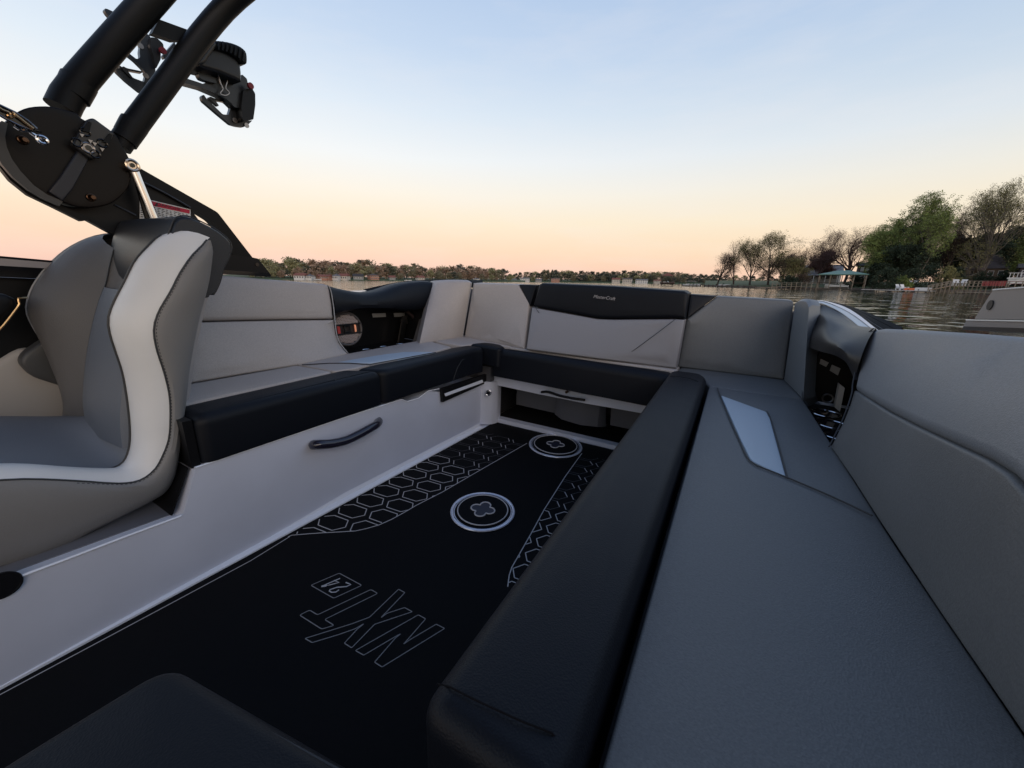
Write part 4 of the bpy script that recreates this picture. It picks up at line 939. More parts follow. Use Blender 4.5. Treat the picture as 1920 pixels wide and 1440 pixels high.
# gas strut
bm = nb(); c = bx(248, 310, XT + .05); disc(bm, c + V((-.02, 0, 0)), (1, 0, 0), .021, .02, 24); ring(bm, c, (1, 0, 0), .016, .005, 24); so = tw.part('gas_strut', bm, mat('strut_steel', (.75, .62, .5), .25, metal=1))
bm = nb(); disc(bm, c, (1, 0, 0), .007, .004, 8); tw.part('strut_screw', bm, GLOSS, so)
bm = nb(); tube(bm, X(XT + .04, (251, 319), (268, 360), (292, 418)), .0125, 16); tw.part('strut_rod', bm, CHROME, so)
bm = nb(); tube(bm, X(XT + .0, (254, 330), (272, 395), (282, 430)), .008, 8); tw.part('strut_shadow_rod', bm, BLK, so)
# danger label
LX = XW + .003
bm = nb(); slab(bm, X(LX, (262, 370), (283, 375), (357.5, 392.5), (357.5, 412), (318, 409), (262, 410)), (-.003, 0, 0)); lb = tw.part('warning_label', bm, PAPER)
bm = nb(); slab(bm, X(LX + .0015, (284, 377), (355.5, 394), (355.5, 400.5), (285, 385.5)), (-.002, 0, 0)); tw.part('red_band', bm, REDL, lb)
bm = nb(); bm.faces.new([bm.verts.new(p) for p in X(LX + .003, (290, 385.5), (296, 386.6), (293.5, 380.2))])
ctr = bx(316, 388, LX); uxx = (bx(330, 391.3, LX) - bx(302, 384.7, LX)).normalized()
text_bm(bm, 'DANGER', .0155, ctr, uxx, V((0, -uxx.z, uxx.y)), (1, 0, 0), .003, sx=1.15); tw.part('band_lettering', bm, INK, lb, smooth=False)
bm = nb()
for k in range(6):
    for j in range(9):
        a = (288 + j * 7.6, 388.5 + j * 1.75 + k * 3.1); w_ = 3 + (j * 7 + k * 5) % 4
        tube(bm, X(LX + .001, a, (a[0] + w_, a[1] + w_ * .23)), .0011, 4)
    tube(bm, X(LX + .001, (264, 386 + k * 4), (268, 386.6 + k * 4)), .0012, 4)
pl = tw.part('small_print', bm, INK, lb); pl['kind'] = 'stuff'
# mirrored fin bracket entering from the left edge
fn = Thing('mirror_arm', 'polished black and gold blade reaching in from the left edge', 'bracket', bx(20, 225, -1.72))
bm = nb(); cushion(bm, [bx(*tz(x, y), -1.74) for x, y in ((-260, 30), (-60, 70), (80, 130), (200, 200), (330, 290), (420, 380), (500, 425), (380, 400), (200, 345), (60, 260), (-60, 200), (-260, 120))], (-.012, 0, 0), .003, 0); fn.part('blade', bm, GLOSS)
bm = nb(); tube(bm, [bx(*tz(x, y), -1.735) for x, y in ((-200, 40), (0, 110), (180, 195), (330, 295), (430, 385))], .0035, 6); tube(bm, [bx(*tz(x, y), -1.735) for x, y in ((-100, 170), (60, 265), (230, 350), (380, 405))], .003, 6); fn.part('blade_edge', bm, mat('dark_chrome', (.3, .28, .27), .2, metal=1))
bm = nb(); tube(bm, spline([bx(*tz(x, y), -1.733) for x, y in ((-40, 120), (30, 165), (110, 200), (95, 235), (150, 240), (170, 215), (140, 190), (200, 240), (260, 285), (330, 340), (390, 385))], 40), .0035, 6); fn.part('gold_script', bm, mat('gold', (.8, .5, .25), .25, metal=1))
bm = nb(); tube(bm, spline([bx(*tz(x, y), -1.75) for x, y in ((170, 350), (250, 400), (330, 410), (420, 470), (490, 515))], 16), .005, 8); ring(bm, bx(*tz(498, 515), -1.745), (1, 0, 0), .009, .004, 18); fn.part('swivel_link', bm, CHROME)
# board racks on the far side of the tower
GR = 'board racks clamped on the tower'
def z2(x, y): return (180 + x / 5.76, y / 5.76)
def pl(x, pts, d=-.02): 
    bm = nb(); slab(bm, rnd([bx(*z2(*q), x) for q in pts], .003, 1), (d, 0, 0)); return bm
RK = mat('rack_black', (.018, .019, .021), .3, bump=.1, bscale=200); RKB = mat('rack_blue_black', (.025, .032, .042), .28)
r1 = Thing('board_rack', 'forked black board rack seen between the two tower legs', 'board rack', bx(*z2(520, 600), -2.1), GR)
r1.part('arm', pl(-2.10, ((455, 375), (520, 338), (590, 395), (645, 770), (560, 900), (500, 960), (540, 800), (505, 745), (420, 660), (310, 572), (325, 550), (440, 640), (478, 620), (470, 560), (480, 500), (440, 430))), RKB)
r1.part('arm_spine', pl(-2.08, ((590, 400), (660, 410), (725, 470), (738, 540), (700, 560), (700, 640), (650, 740), (620, 600), (590, 500)), -.06), RK)
r1.part('lower_fork', pl(-2.10, ((205, 740), (215, 700), (260, 705), (400, 840), (480, 870), (560, 900), (500, 1000), (480, 1000), (330, 880), (215, 770))), RKB)
r1.part('upper_tip', pl(-2.12, ((88, 95), (110, 90), (240, 150), (300, 190), (260, 300), (165, 210), (100, 130))), RKB)
r1.part('jaw_pad', pl(-2.09, ((290, 710), (330, 735), (500, 770), (505, 790), (340, 760), (400, 840), (390, 850), (280, 740))), RK)
r1.part('inner_brace', pl(-2.11, ((720, 600), (850, 450), (860, 490), (760, 620), (740, 640))), RKB)
bm = nb(); disc(bm, bx(*z2(715, 550), -2.07), (1, 0, 0), .011, .01, 14); r1.part('release_button', bm, RED)
for q in ((480, 498), (443, 437), (535, 818), (590, 515), (220, 708)):
    bm = nb(); disc(bm, bx(*z2(*q), -2.098), (1, 0, 0), .009, .004, 14); r1.part('screw', bm, STEEL)
r2 = Thing('board_rack', 'forked black board rack hanging right of the tower beside a ribbed clamp', 'board rack', bx(*z2(1500, 1100), -2.1), GR)
r2.part('rail', pl(-2.05, ((940, 835), (1100, 885), (1300, 960), (1500, 1040), (1480, 1130), (1400, 1060), (1150, 950), (915, 885)), -.05), RK)
r2.part('bracket_body', pl(-2.06, ((1330, 860), (1560, 880), (1575, 800), (1630, 850), (1640, 900), (1700, 960), (1590, 1170), (1500, 1160), (1440, 1100), (1200, 940), (1160, 900)), -.05), RK)
r2.part('bracket_arm', pl(-2.04, ((1100, 790), (1120, 775), (1200, 810), (1340, 850), (1300, 900), (1180, 870), (1130, 850)), -.03), RK)
r2.part('housing', pl(-2.04, ((1570, 1150), (1590, 980), (1620, 960), (1690, 960), (1720, 1010), (1722, 1130), (1700, 1290), (1600, 1310), (1580, 1280)), -.07), BLK)
r2.part('lower_fork', pl(-2.09, ((1137, 1040), (1165, 1020), (1190, 1060), (1370, 1235), (1430, 1240), (1450, 1180), (1450, 1110), (1490, 1155), (1560, 1180), (1585, 1230), (1600, 1310), (1690, 1300), (1640, 1350), (1590, 1375), (1520, 1365), (1450, 1345), (1300, 1220), (1150, 1090))), RK)
r2.part('jaw_pad', pl(-2.08, ((1230, 1040), (1290, 1065), (1430, 1095), (1430, 1110), (1290, 1085), (1330, 1140), (1320, 1150), (1220, 1060))), RK)
bm = nb(); disc(bm, bx(*z2(1660, 930), -2.03), (1, 0, 0), .012, .012, 14); r2.part('release_button', bm, RED)
for q in ((1452, 1135), (1497, 1300), (1625, 1355)):
    bm = nb(); disc(bm, bx(*z2(*q), -2.087), (1, 0, 0), .010, .004, 14); r2.part('screw', bm, STEEL)
bm = nb(); P_ = [bx(*z2(x, y), -2.03) for x, y in ((1320, 810), (1345, 900), (1370, 960), (1340, 1010), (1400, 1030), (1440, 1000), (1400, 950), (1420, 870))]; tube(bm, spline(P_, 30), .003, 6); r2.part('spring_clip', bm, STEEL)
bm = nb(); tube(bm, [bx(*z2(1445, 815), -2.02), bx(*z2(1452, 860), -2.02)], .007, 8); r2.part('hinge_pin', bm, BRASS)
cn_ = Thing('clamp_speaker', 'ribbed black round tower clamp above the right rack', 'tower clamp', bx(*z2(1400, 700), -2.0))
body = [(1060, 700), (1185, 560), (1250, 470), (1300, 500), (1560, 650), (1575, 780), (1575, 880), (1500, 850), (1330, 780), (1180, 740), (1100, 700)]
cn_.part('body', (lambda b: (cushion(b, [bx(*z2(*q), -1.99) for q in body], (-.12, 0, 0), .012, .0), b)[1])(nb()), mat('clamp_body', (.02, .02, .021), .42))
cap = [(1270, 440), (1400, 445), (1500, 470), (1580, 510), (1632, 570), (1636, 680), (1600, 690), (1560, 682), (1540, 640), (1440, 570), (1300, 535), (1230, 520)]
cn_.part('cap', (lambda b: (cushion(b, spline([bx(*z2(*q), -1.975) for q in cap], 40, closed=True), (-.15, 0, 0), .01, .0), b)[1])(nb()), BLKM)
for k in range(7):
    t = k / 6; a = (1330 + 270 * t, 450 + 95 * t * t + 5 * t); bm = nb(); tube(bm, [bx(*z2(*a), -1.972), bx(*z2(a[0] - 10 - 6 * t, a[1] + 90 + 20 * t), -1.97)], .004, 6); cn_.part('rib', bm, BLKM)
bm = nb(); cushion(bm, spline([bx(*z2(*q), -1.96) for q in ((1100, 650), (1180, 540), (1250, 450), (1300, 460), (1290, 520), (1220, 620), (1180, 680), (1090, 700))], 30, closed=True), (-.04, 0, 0), .008, 0); cn_.part('grip', bm, RK)
# tower foot on the right
s = Thing('tower_foot', 'flat grey tower foot with a dark hole standing on the right gunwale', 'bracket', bx(1870, 600, .62))
s.part('plate', slab(nb(), rnd(X(.62, (1862, 543.5), (1960, 536), (2010, 600), (1827, 598)), .004, 2), (.012, 0, 0)), mat('foot_grey', (.23, .22, .21), .5, bump=.2, bscale=600))
bm = nb(); slab(bm, X(.615, (1812, 600), (2010, 604), (2010, 618), (1806, 612)), (.05, 0, 0)); s.part('foot_rail', bm, mat('foot_rail_grey', (.2, .19, .185), .45))
bm = nb(); slab(bm, X(.61, (1806, 612), (2010, 619), (2010, 628), (1804, 618)), (.06, 0, 0)); s.part('gasket', bm, BLK)
bm = nb(); disc(bm, bx(1857, 572, .619), (-1, 0, 0), .0135, .002, 20); s.part('bolt_hole', bm, INK)
bm = nb(); tube(bm, X(.619, (1862, 543.5), (1960, 536)), .0022, 6); tube(bm, X(.613, (1812, 600), (2010, 604)), .002, 6); s.part('bright_edge', bm, mat('edge_pale', (.7, .68, .62), .4))
# canopy added over the driver, out of view, only to shade the near seats
cp = Thing('added_canopy', 'added black canopy above the helm, unseen, shading the near seats', 'canopy', (-.7, -.6, 1.0))
bm = nb(); g = [[V((-1.75 + 2.2 * i / 10, -1.5 + 1.75 * j / 8, 1.02 + .05 * math.sin(math.pi * i / 10))) for i in range(11)] for j in range(9)]
loft(bm, g); loft(bm, [[p + V((0, 0, -.01)) for p in r] for r in g]); cp.part('added_canopy_fabric', bm, BLK)

# =================================================================== THE LAKE (level world axes)
def wdir(px, py):
    d = V((px - 960, py - 720, FPX)); return RW @ d
DTAB = [(1310, 1.0), (1410, 1.15), (1530, 1.35), (1600, 1.45), (1750, 1.65), (1850, 1.95), (2400, 2.1)]
def WP(px, py, dist):
    """point in the direction of (px, py) at a ground distance; the near shore recedes to the right"""
    if dist < 300 and px > 1310:
        for (a, b_), (c, d_) in zip(DTAB, DTAB[1:]):
            if a <= px <= c: dist *= b_ + (d_ - b_) * (px - a) / (c - a); break
    d = wdir(px, py); return EYE + d * (dist / math.hypot(d.x, d.y))
def GP(px, py, z=0.0):
    d = wdir(px, py); return EYE + d * ((z - EYE.z) / d.z)
def mpp(px, dist):
    """metres across the view per unit of angle step at that bearing and distance"""
    p = WP(px, hor(px), dist); a = wdir(px - 2, hor(px)); b_ = wdir(px + 2, hor(px))
    return math.hypot(p.x, p.y) * abs(math.atan2(a.x, a.y) - math.atan2(b_.x, b_.y)) / 4
def hor(px): return 720 - 193.35 + .0127 * (px - 960)
rng = random.Random(7)
def xf(o, loc, rz=0, sc=1):
    o.matrix_world = Matrix.Translation(V(loc)) @ Matrix.Rotation(rz, 4, 'Z') @ (Matrix.Diagonal(V((sc, sc, sc, 1))) if not isinstance(sc, tuple) else Matrix.Diagonal(V((*sc, 1))))
# water
WAT = bpy.data.materials.new('lake_water'); WAT.use_nodes = True
t = WAT.node_tree; b = t.nodes['Principled BSDF']
b.inputs['Base Color'].default_value = (.018, .022, .012, 1); b.inputs['Roughness'].default_value = .06; b.inputs['IOR'].default_value = 1.33
tcn = t.nodes.new('ShaderNodeTexCoord')
def wave(scale, stretch, detail, dist, prev=None, rot=0.0):
    mpn = t.nodes.new('ShaderNodeMapping'); mpn.inputs['Scale'].default_value = (1, stretch, 1); mpn.inputs['Rotation'].default_value = (0, 0, rot)
    n = t.nodes.new('ShaderNodeTexNoise'); n.inputs['Scale'].default_value = scale; n.inputs['Detail'].default_value = detail; n.inputs['Roughness'].default_value = .55
    t.links.new(tcn.outputs['Object'], mpn.inputs[0]); t.links.new(mpn.outputs[0], n.inputs['Vector'])
    bp = t.nodes.new('ShaderNodeBump'); bp.inputs['Distance'].default_value = dist; bp.inputs['Strength'].default_value = 1
    t.links.new(n.outputs['Fac'], bp.inputs['Height'])
    if prev: t.links.new(prev.outputs[0], bp.inputs['Normal'])
    return bp
w1 = wave(.22, 1.0, 2, .42, None, -.6); w2 = wave(.8, 1.2, 2, .07, w1, -.6); w3 = wave(3.5, 1.2, 2, .006, w2, -.3)
t.links.new(w3.outputs[0], b.inputs['Normal'])
bm = nb(); R_ = 4000
vs = [bm.verts.new((x, y, 0)) for x, y in ((-R_, -R_), (R_, -R_), (R_, R_), (-R_, R_))]; bm.faces.new(vs)
structure('lake_water', bm, WAT, frame='world')

GRASS = mat('lawn', (.06, .085, .03), .9, bump=.3, bscale=4, var=.35, vscale=.3)
MUD = mat('bank_earth', (.07, .055, .04), .9, var=.3, vscale=.8)
BARK = mat('bark_brown', (.055, .042, .034), .9); BARKP = mat('bark_pale', (.14, .12, .10), .9); BARKR = mat('bark_reddish', (.075, .042, .036), .9)
def leafm(name, c, tr=.0):
    m = mat(name, c, .75, spec=.2, var=.45, vscale=.5); return m
LEAF = {'olive': leafm('leaf_olive', (.22, .205, .085)), 'green': leafm('leaf_spring_green', (.20, .25, .075)), 'lime': leafm('leaf_young_green', (.14, .16, .055)),
        'brown': leafm('bud_brown', (.115, .08, .055)), 'red': leafm('bud_red', (.10, .05, .045)), 'dark': leafm('evergreen_dark', (.035, .05, .03)),
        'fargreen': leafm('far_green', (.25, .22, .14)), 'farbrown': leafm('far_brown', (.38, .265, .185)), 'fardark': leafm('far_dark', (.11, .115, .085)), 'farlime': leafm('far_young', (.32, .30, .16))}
# shores
def land(name, pts, depth, h, m, lab=None):
    """pts: waterline points nearest us first along the shore; land goes back and up from them"""
    bm = nb(); rows = []
    for k, (s_, z_) in enumerate(((-.3, -.6), (0, .05), (1.0, .5), (depth * .1, h * .5), (depth * .35, h), (depth, h * 1.6))):
        row = []
        for p in pts:
            d = V((p.x, p.y, 0)).normalized(); row.append(V((p.x, p.y, 0)) + d * s_ + V((0, 0, z_ + (rng.uniform(-.1, .1) if k > 2 else 0))))
        rows.append(row)
    loft(bm, rows); return structure(name, bm, m, frame='world')
def shore_line(lst): return spline([WP(px, hor(px), d) * 1 for px, d in lst], 60)
Lsh = shore_line([(-200, 330), (100, 340), (300, 350), (480, 360), (600, 375), (750, 400), (850, 440), (930, 500), (985, 560)])
Csh = shore_line([(940, 640), (1000, 640), (1100, 620), (1200, 600), (1290, 560), (1380, 520), (1500, 480)])
Rsh = shore_line([(1322, 190), (1360, 160), (1410, 135), (1470, 124), (1530, 118), (1600, 112), (1680, 100), (1750, 90), (1820, 84), (1920, 78), (2100, 70), (2400, 60)])
land('far_shore_ground', Lsh, 260, 3, GRASS); land('far_shore_ground', Csh, 260, 4, GRASS); land('near_shore_ground', Rsh, 160, 2.2, GRASS)
bm = nb(); # low timber and stone bank of the near shore
P_ = [V((p.x, p.y, 0)) for p in Rsh]; loft(bm, [[p - p.normalized() * .35 + V((0, 0, -.5)) for p in P_], [p - p.normalized() * .35 + V((0, 0, .55 + .1 * math.sin(i * 2.1))) for i, p in enumerate(P_)], [p + p.normalized() * .6 + V((0, 0, .62)) for p in P_]])
solo('seawall', bm, mat('seawall_stone', (.10, .085, .07), .9, var=.4, vscale=2), 'low dark stone and timber seawall along the near right shore', 'seawall', frame='world', origin=(P_[5].x, P_[5].y, 0))

# ---------------------------------------------------------------- trees
def leaf_quads(bm, c, n, rad, size, r, mi=0):
    c = V(c)
    for _ in range(n):
        p = V(c) + V((r.gauss(0, 1), r.gauss(0, 1), r.gauss(0, .8))).normalized() * rad * r.random() ** .6 * 1.15
        a = V((r.uniform(-1, 1), r.uniform(-1, 1), r.uniform(-1, 1))).normalized(); b_ = a.orthogonal().normalized(); s_ = size * r.uniform(.6, 1.3)
        b_ = (Matrix.Rotation(r.uniform(0, 6.28), 3, a) @ b_); c_ = a.cross(b_)
        vs_ = [bm.verts.new(p + b_ * s_), bm.verts.new(p + c_ * s_ * .6), bm.verts.new(p - b_ * s_), bm.verts.new(p - c_ * s_ * .6)]
        bm.faces.new(vs_).material_index = mi
def far_tree(seed, H, W, kind, leaf, pine=False):
    r = random.Random(seed); bm = nb()
    tube(bm, [V((0, 0, -1)), V((.2, 0, H * .35)), V((0, .1, H * .8))], [H * .022, H * .015, H * .006], 5, mi=1)
    for _ in range(6):
        a = r.uniform(0, 6.28); z0 = H * r.uniform(.3, .6); tube(bm, [V((0, 0, z0)), V((math.cos(a) * W * .25, math.sin(a) * W * .25, z0 + H * .2)), V((math.cos(a) * W * .4, math.sin(a) * W * .4, z0 + H * .32))], [H * .009, H * .005, H * .002], 4, mi=1)
    lobes = []
    if pine:
        for _ in range(26):
            z = r.uniform(.45, 1.0); k = (1.08 - z) * W * .75 + .4; a = r.uniform(0, 6.28); lobes.append((V((math.cos(a) * k * r.uniform(.2, 1), math.sin(a) * k * r.uniform(.2, 1), z * H)), W * .17))
    else:
        for _ in range(46):
            a = r.uniform(0, 6.28); e = r.uniform(-1.3, 1.55); rr_ = r.uniform(.5, 1.0)
            lobes.append((V((math.cos(a) * math.cos(e) * W * .46 * rr_, math.sin(a) * math.cos(e) * W * .46 * rr_, H * .55 + math.sin(e) * H * .42 * rr_)), W * r.uniform(.12, .22)))
    for c, rad in lobes: leaf_quads(bm, c, 24, rad, H * .036, r)
    return bm
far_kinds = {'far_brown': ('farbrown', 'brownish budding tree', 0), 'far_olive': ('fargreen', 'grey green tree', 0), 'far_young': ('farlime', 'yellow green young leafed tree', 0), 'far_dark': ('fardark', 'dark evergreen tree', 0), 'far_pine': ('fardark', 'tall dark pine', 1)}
protos = {}
for i, (k, (lf, txt, pn)) in enumerate(far_kinds.items()):
    for v_ in range(2):
        bm = far_tree(100 + i * 7 + v_, 16, 11 if not pn else 8, k, lf, pn)
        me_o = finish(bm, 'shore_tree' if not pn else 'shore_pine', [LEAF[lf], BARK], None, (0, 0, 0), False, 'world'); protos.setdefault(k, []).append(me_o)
used = set()
LM = [(500, 'beyond the tower foot'), (545, 'left of the pinkish red roofed house'), (570, 'behind the pinkish red roofed house'), (612, 'behind the pair of orange lit houses'), (650, 'behind the salmon house'), (680, 'behind the half hidden grey house'), (705, 'behind the tall orange lit brick house'), (740, 'behind the low red roofed house'), (775, 'above the dip of the left coaming'), (800, 'behind the cream and orange house'), (845, 'above the rising end of the left coaming'), (893, 'behind the tiny white house'), (930, 'at the right end of the left wood'), (965, 'above the left stern backrest'), (990, 'behind the long white house'), (1015, 'behind the low pale house'), (1045, 'around the pinkish framed house'), (1085, 'left of the backrest lettering'), (1130, 'straight above the backrest lettering'), (1160, 'behind the cream red roofed house'), (1185, 'behind the wide salmon house'), (1210, 'behind the white house with a chimney'), (1250, 'behind the red gazebo'), (1290, 'behind the white pontoon boat'), (1340, 'behind the tip of the near shore'), (1600, 'glimpsed through the trees of the near shore')]
SEEN = {}
def put_far(kind, px, ytop, dist, wide=1.0, where='', group=''):
    src = rng.choice(protos[kind])
    if src.name not in used: o = src; used.add(src.name)
    else: o = src.copy(); COL.objects.link(o)
    base = WP(px, hor(px), dist); top = WP(px, ytop, dist); h = max(3, top.z - 1.0); base.z = 1.0
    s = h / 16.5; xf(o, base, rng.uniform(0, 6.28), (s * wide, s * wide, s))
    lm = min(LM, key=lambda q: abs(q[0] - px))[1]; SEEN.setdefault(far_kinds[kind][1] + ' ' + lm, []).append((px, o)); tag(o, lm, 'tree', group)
def name_rows():
    words = ['second from left', 'third from left', 'fourth from left', 'fifth from left', 'sixth from left', 'seventh from left', 'eighth from left', 'ninth from left', 'tenth from left']
    for lb0, lst in SEEN.items():
        lst.sort(key=lambda q: q[0]); n_ = len(lst)
        for k_, (p_, o_) in enumerate(lst):
            o_['label'] = lb0 if n_ == 1 else lb0 + (', leftmost there' if k_ == 0 else ', rightmost there' if k_ == n_ - 1 else ', ' + words[min(k_ - 1, 8)])
def interp(tab, x):
    for (a, b_), (c, d) in zip(tab, tab[1:]):
        if a <= x <= c: return b_ + (d - b_) * (x - a) / (c - a)
    return tab[0][1] if x < tab[0][0] else tab[-1][1]
topL = [(-100, 470), (480, 488), (500, 486), (520, 494), (545, 483), (570, 489), (600, 488), (640, 491), (690, 489), (715, 496), (724, 490), (745, 500), (780, 494), (800, 505), (830, 497), (850, 494), (880, 501), (905, 499), (925, 499), (940, 505), (950, 512)]
distL = [(-100, 345), (480, 372), (600, 390), (750, 415), (850, 455), (940, 520)]
x = 468.0; kset = ['far_brown', 'far_brown', 'far_olive', 'far_young', 'far_olive', 'far_brown', 'far_dark', 'far_pine']
GF = 'trees along the far left shore'; GC = 'trees along the far shore behind the stern'
while x < 952:
    for row, (dd_, dy) in enumerate(((-9, 17), (8, 6), (28, 0))):
        if row == 0 and rng.random() < .3: continue
        k = rng.choice(kset if x > 500 else ['far_young', 'far_olive', 'far_young']); px = x + rng.uniform(-4, 4) + row * 5
        put_far(k, px, interp(topL, px) + dy + rng.uniform(-4.5, 4.5), interp(distL, px) + dd_ + 14, rng.uniform(1.2, 1.7) if k != 'far_pine' else 1, 'in the wooded far left shore', GF)
    x += rng.uniform(9, 12.5)
topC = [(950, 513), (985, 511), (1015, 508), (1050, 507), (1100, 509), (1150, 507), (1220, 509), (1270, 510), (1320, 514), (1400, 517), (1600, 515)]
x = 948.0
while x < 1500:
    for row, (dd_, dy) in enumerate(((-2, 9), (8, 5), (30, 0))):
        k = rng.choice(['far_dark', 'far_olive', 'far_young', 'far_dark', 'far_pine', 'far_olive']); px = x + rng.uniform(-3, 3) + row * 4
        if row == 0 and rng.random() < .5: continue
        dist = interp([(940, 670), (1200, 625), (1380, 545), (1500, 510)], px) + dd_
        put_far(k, px, interp(topC, px) + dy + rng.uniform(-1.5, 1.5), dist, rng.uniform(1.3, 1.8), 'in the distant wood beyond the stern', GC)
    x += rng.uniform(8.5, 11.5) if x < 1330 else 17
for px in (1020, 1027, 1035, 1042): put_far('far_pine', px, 505.5, 690, .8, 'standing above the distant wood beyond the stern', GC)
for k in protos:
    for o in protos[k]:
        if o.name not in used: bpy.data.objects.remove(o)

name_rows()
def bare_tree(seed, H, W, barkm, leafk=None, leaves=0, lsize=.12, levels=5, trunk=.32, lean=0, fork=.22, dens=1.0, droop=0):
    """trunk with recursive limbs; crown = twigs + leaves in one mesh"""
    r = random.Random(seed); bt = nb(); bc = nb(); ends = []
    def limb(p, d, ln, rad, lev):
        steps = 3 if lev < 3 else 2; pts = [p]; q = p.copy(); dd = d.copy(); rads = [rad]
        for s_ in range(steps):
            dd = (dd + V((r.uniform(-1, 1), r.uniform(-1, 1), r.uniform(-.4, .8) - droop * (lev > 2))) * (.16 + .05 * lev)).normalized()
            q = q + dd * ln / steps; pts.append(q.copy()); rads.append(rad * (1 - .55 * (s_ + 1) / steps))
        tube(bt if lev < 2 else bc, pts, rads, (8, 6, 4, 3, 3, 3)[lev], mi=0, caps=lev < 2)
        if lev == levels - 1: ends.append(pts[-1]); return
        n = int(((5, 5, 5, 4, 4)[lev]) * dens + r.random())
        for k in range(n):
            t_ = .35 + .65 * (k + r.random()) / n if lev else fork + (1 - fork) * (k + r.random() * .6) / n
            i = min(steps - 1, int(t_ * steps)); bp_ = pts[i].lerp(pts[i + 1], t_ * steps - i)
            a = r.uniform(0, 6.283) if lev else k * 2.4 + r.uniform(-.4, .4)
            ax = dd.orthogonal().normalized(); ax = Matrix.Rotation(a, 3, dd) @ ax
            ang = r.uniform(.45, .95) if lev else r.uniform(.4, .8)
            nd = (dd * math.cos(ang) + ax * math.sin(ang)).normalized()
            limb(bp_, nd, ln * r.uniform(.55, .78), rads[i] * .55, lev + 1)
        limb(pts[-1], dd, ln * .55, rads[-1] * .9, lev + 1)
    limb(V((0, 0, -.5)), V((lean, 0, 1)).normalized(), 5.5, trunk, 0)
    allv = list(bt.verts) + list(bc.verts)
    zm = max(v.co.z for v in allv); xs_ = sorted(abs(v.co.x) for v in bc.verts); xm = xs_[int(len(xs_) * .96)]
    sx_ = W / 2 / xm; sz_ = H / zm
    for v in allv:
        k = min(1, max(0, v.co.z / (zm * .25))); v.co.x *= 1 + (sx_ - 1) * k; v.co.y *= 1 + (sx_ - 1) * k; v.co.z *= sz_
    if leaves:
        for e in ends:
            if True:
                k = min(1, max(0, e.z / (zm * .25))); c = V((e.x * (1 + (sx_ - 1) * k), e.y * (1 + (sx_ - 1) * k), e.z * sz_))
            
                for _ in range(3):
                    q_ = c + V((r.uniform(-1, 1), r.uniform(-1, 1), r.uniform(-.4, 1))).normalized() * r.uniform(.5, 1.0); tube(bc, [c, q_], [.018, .006], 3, mi=0, caps=False)
                    leaf_quads(bc, q_, max(1, int(leaves * .8)), .55, lsize * .95, r, 1)
    return bt, bc
def near_tree(name, label, px, ytop, dist, wpx, seed, barkm, leafk=None, leaves=0, group='trees on the near right shore', base=None, **kw):
    top = WP(px, ytop, dist); base = WP(px, hor(px), dist); gz = 1.2; base.z = gz
    H = top.z - gz
    W = wpx * mpp(px, dist) * 1.08
    bt, bc = bare_tree(seed, H, W, barkm, leafk, leaves, **kw)
    T = Thing(name, label, 'tree', (0, 0, 0), group, 'world')
    T.part('trunk', bt, barkm); T.part('crown', bc, [barkm, LEAF[leafk or 'brown']], smooth=False)
    xf(T.o, base, rng.uniform(0, 6.28)); return T.o
near_tree('bare_tree', 'small spreading bare tree at the tip of the near shore, furthest left', 1345, 474, 175, 52, 1, BARK, 'brown', 1, lsize=.10)
near_tree('bare_tree', 'slim tall bare tree between the small tip tree and the rounded tree', 1376, 446, 165, 40, 2, BARKR, None, 0)
near_tree('bare_tree', 'narrow dark budding tree left of the broad round crowned tree', 1406, 443, 150, 60, 3, BARK, 'olive', 3, lsize=.13)
near_tree('round_tree', 'broad round crowned tree with fine yellow green buds on the lawn', 1440, 432, 140, 82, 4, BARK, 'olive', 4, lsize=.13, dens=1.05)
near_tree('bare_tree', 'pale pinkish bare tree behind the grey thicket', 1497, 454, 160, 50, 5, BARKR, None, 0)
near_tree('thicket_tree', 'low dense grey brown thicket tree beside the white posted porch', 1468, 476, 132, 60, 6, BARK, 'brown', 6, lsize=.12, fork=.08)
near_tree('thicket_tree', 'second grey thicket tree right of the round crowned tree', 1488, 482, 128, 40, 26, BARK, 'olive', 6, lsize=.12, fork=.08)
near_tree('budding_tree', 'reddish bare tree with a wide crown above the grey house', 1532, 430, 140, 78, 7, BARKR, 'red', 3, lsize=.11)
near_tree('budding_tree', 'dark reddish bare tree leaning over the green boathouse roof', 1580, 428, 128, 90, 8, BARKR, 'red', 2, lsize=.10)
near_tree('dense_tree', 'dense rusty brown rounded shrub tree behind the grey house', 1527, 472, 150, 46, 9, BARKR, 'red', 14, lsize=.18, fork=.05)
near_tree('leafy_tree', 'tall green leafy tree right of the reddish bare trees', 1668, 398, 112, 74, 10, BARK, 'green', 9, lsize=.15, fork=.12)
near_tree('leafy_tree', 'tallest green tree with a pale bare trunk and domed top', 1716, 364, 100, 92, 11, BARKP, 'green', 11, lsize=.15, trunk=.34)
near_tree('leafy_tree', 'dark ivy covered tree filling behind the tallest green tree', 1696, 402, 106, 70, 12, BARK, 'dark', 7, lsize=.2, fork=.05)
near_tree('leafy_tree', 'lower green leafy tree above the dark windowed house', 1636, 428, 108, 56, 13, BARK, 'green', 10, lsize=.14, fork=.08)
near_tree('bare_tree', 'brown fine twigged tree between the domed green tree and the big pale tree', 1768, 392, 105, 64, 14, BARKR, 'brown', 5, lsize=.1)
near_tree('big_tree', 'huge pale trunked tree over the brown roofed house', 1836, 342, 92, 112, 15, BARKP, 'olive', 7, lsize=.12, dens=1.1, trunk=.5, fork=.12)
near_tree('big_tree', 'huge yellow green tree cut by the right edge of the photo', 1930, 330, 92, 110, 16, BARK, 'olive', 8, lsize=.12, dens=1.1, trunk=.45)
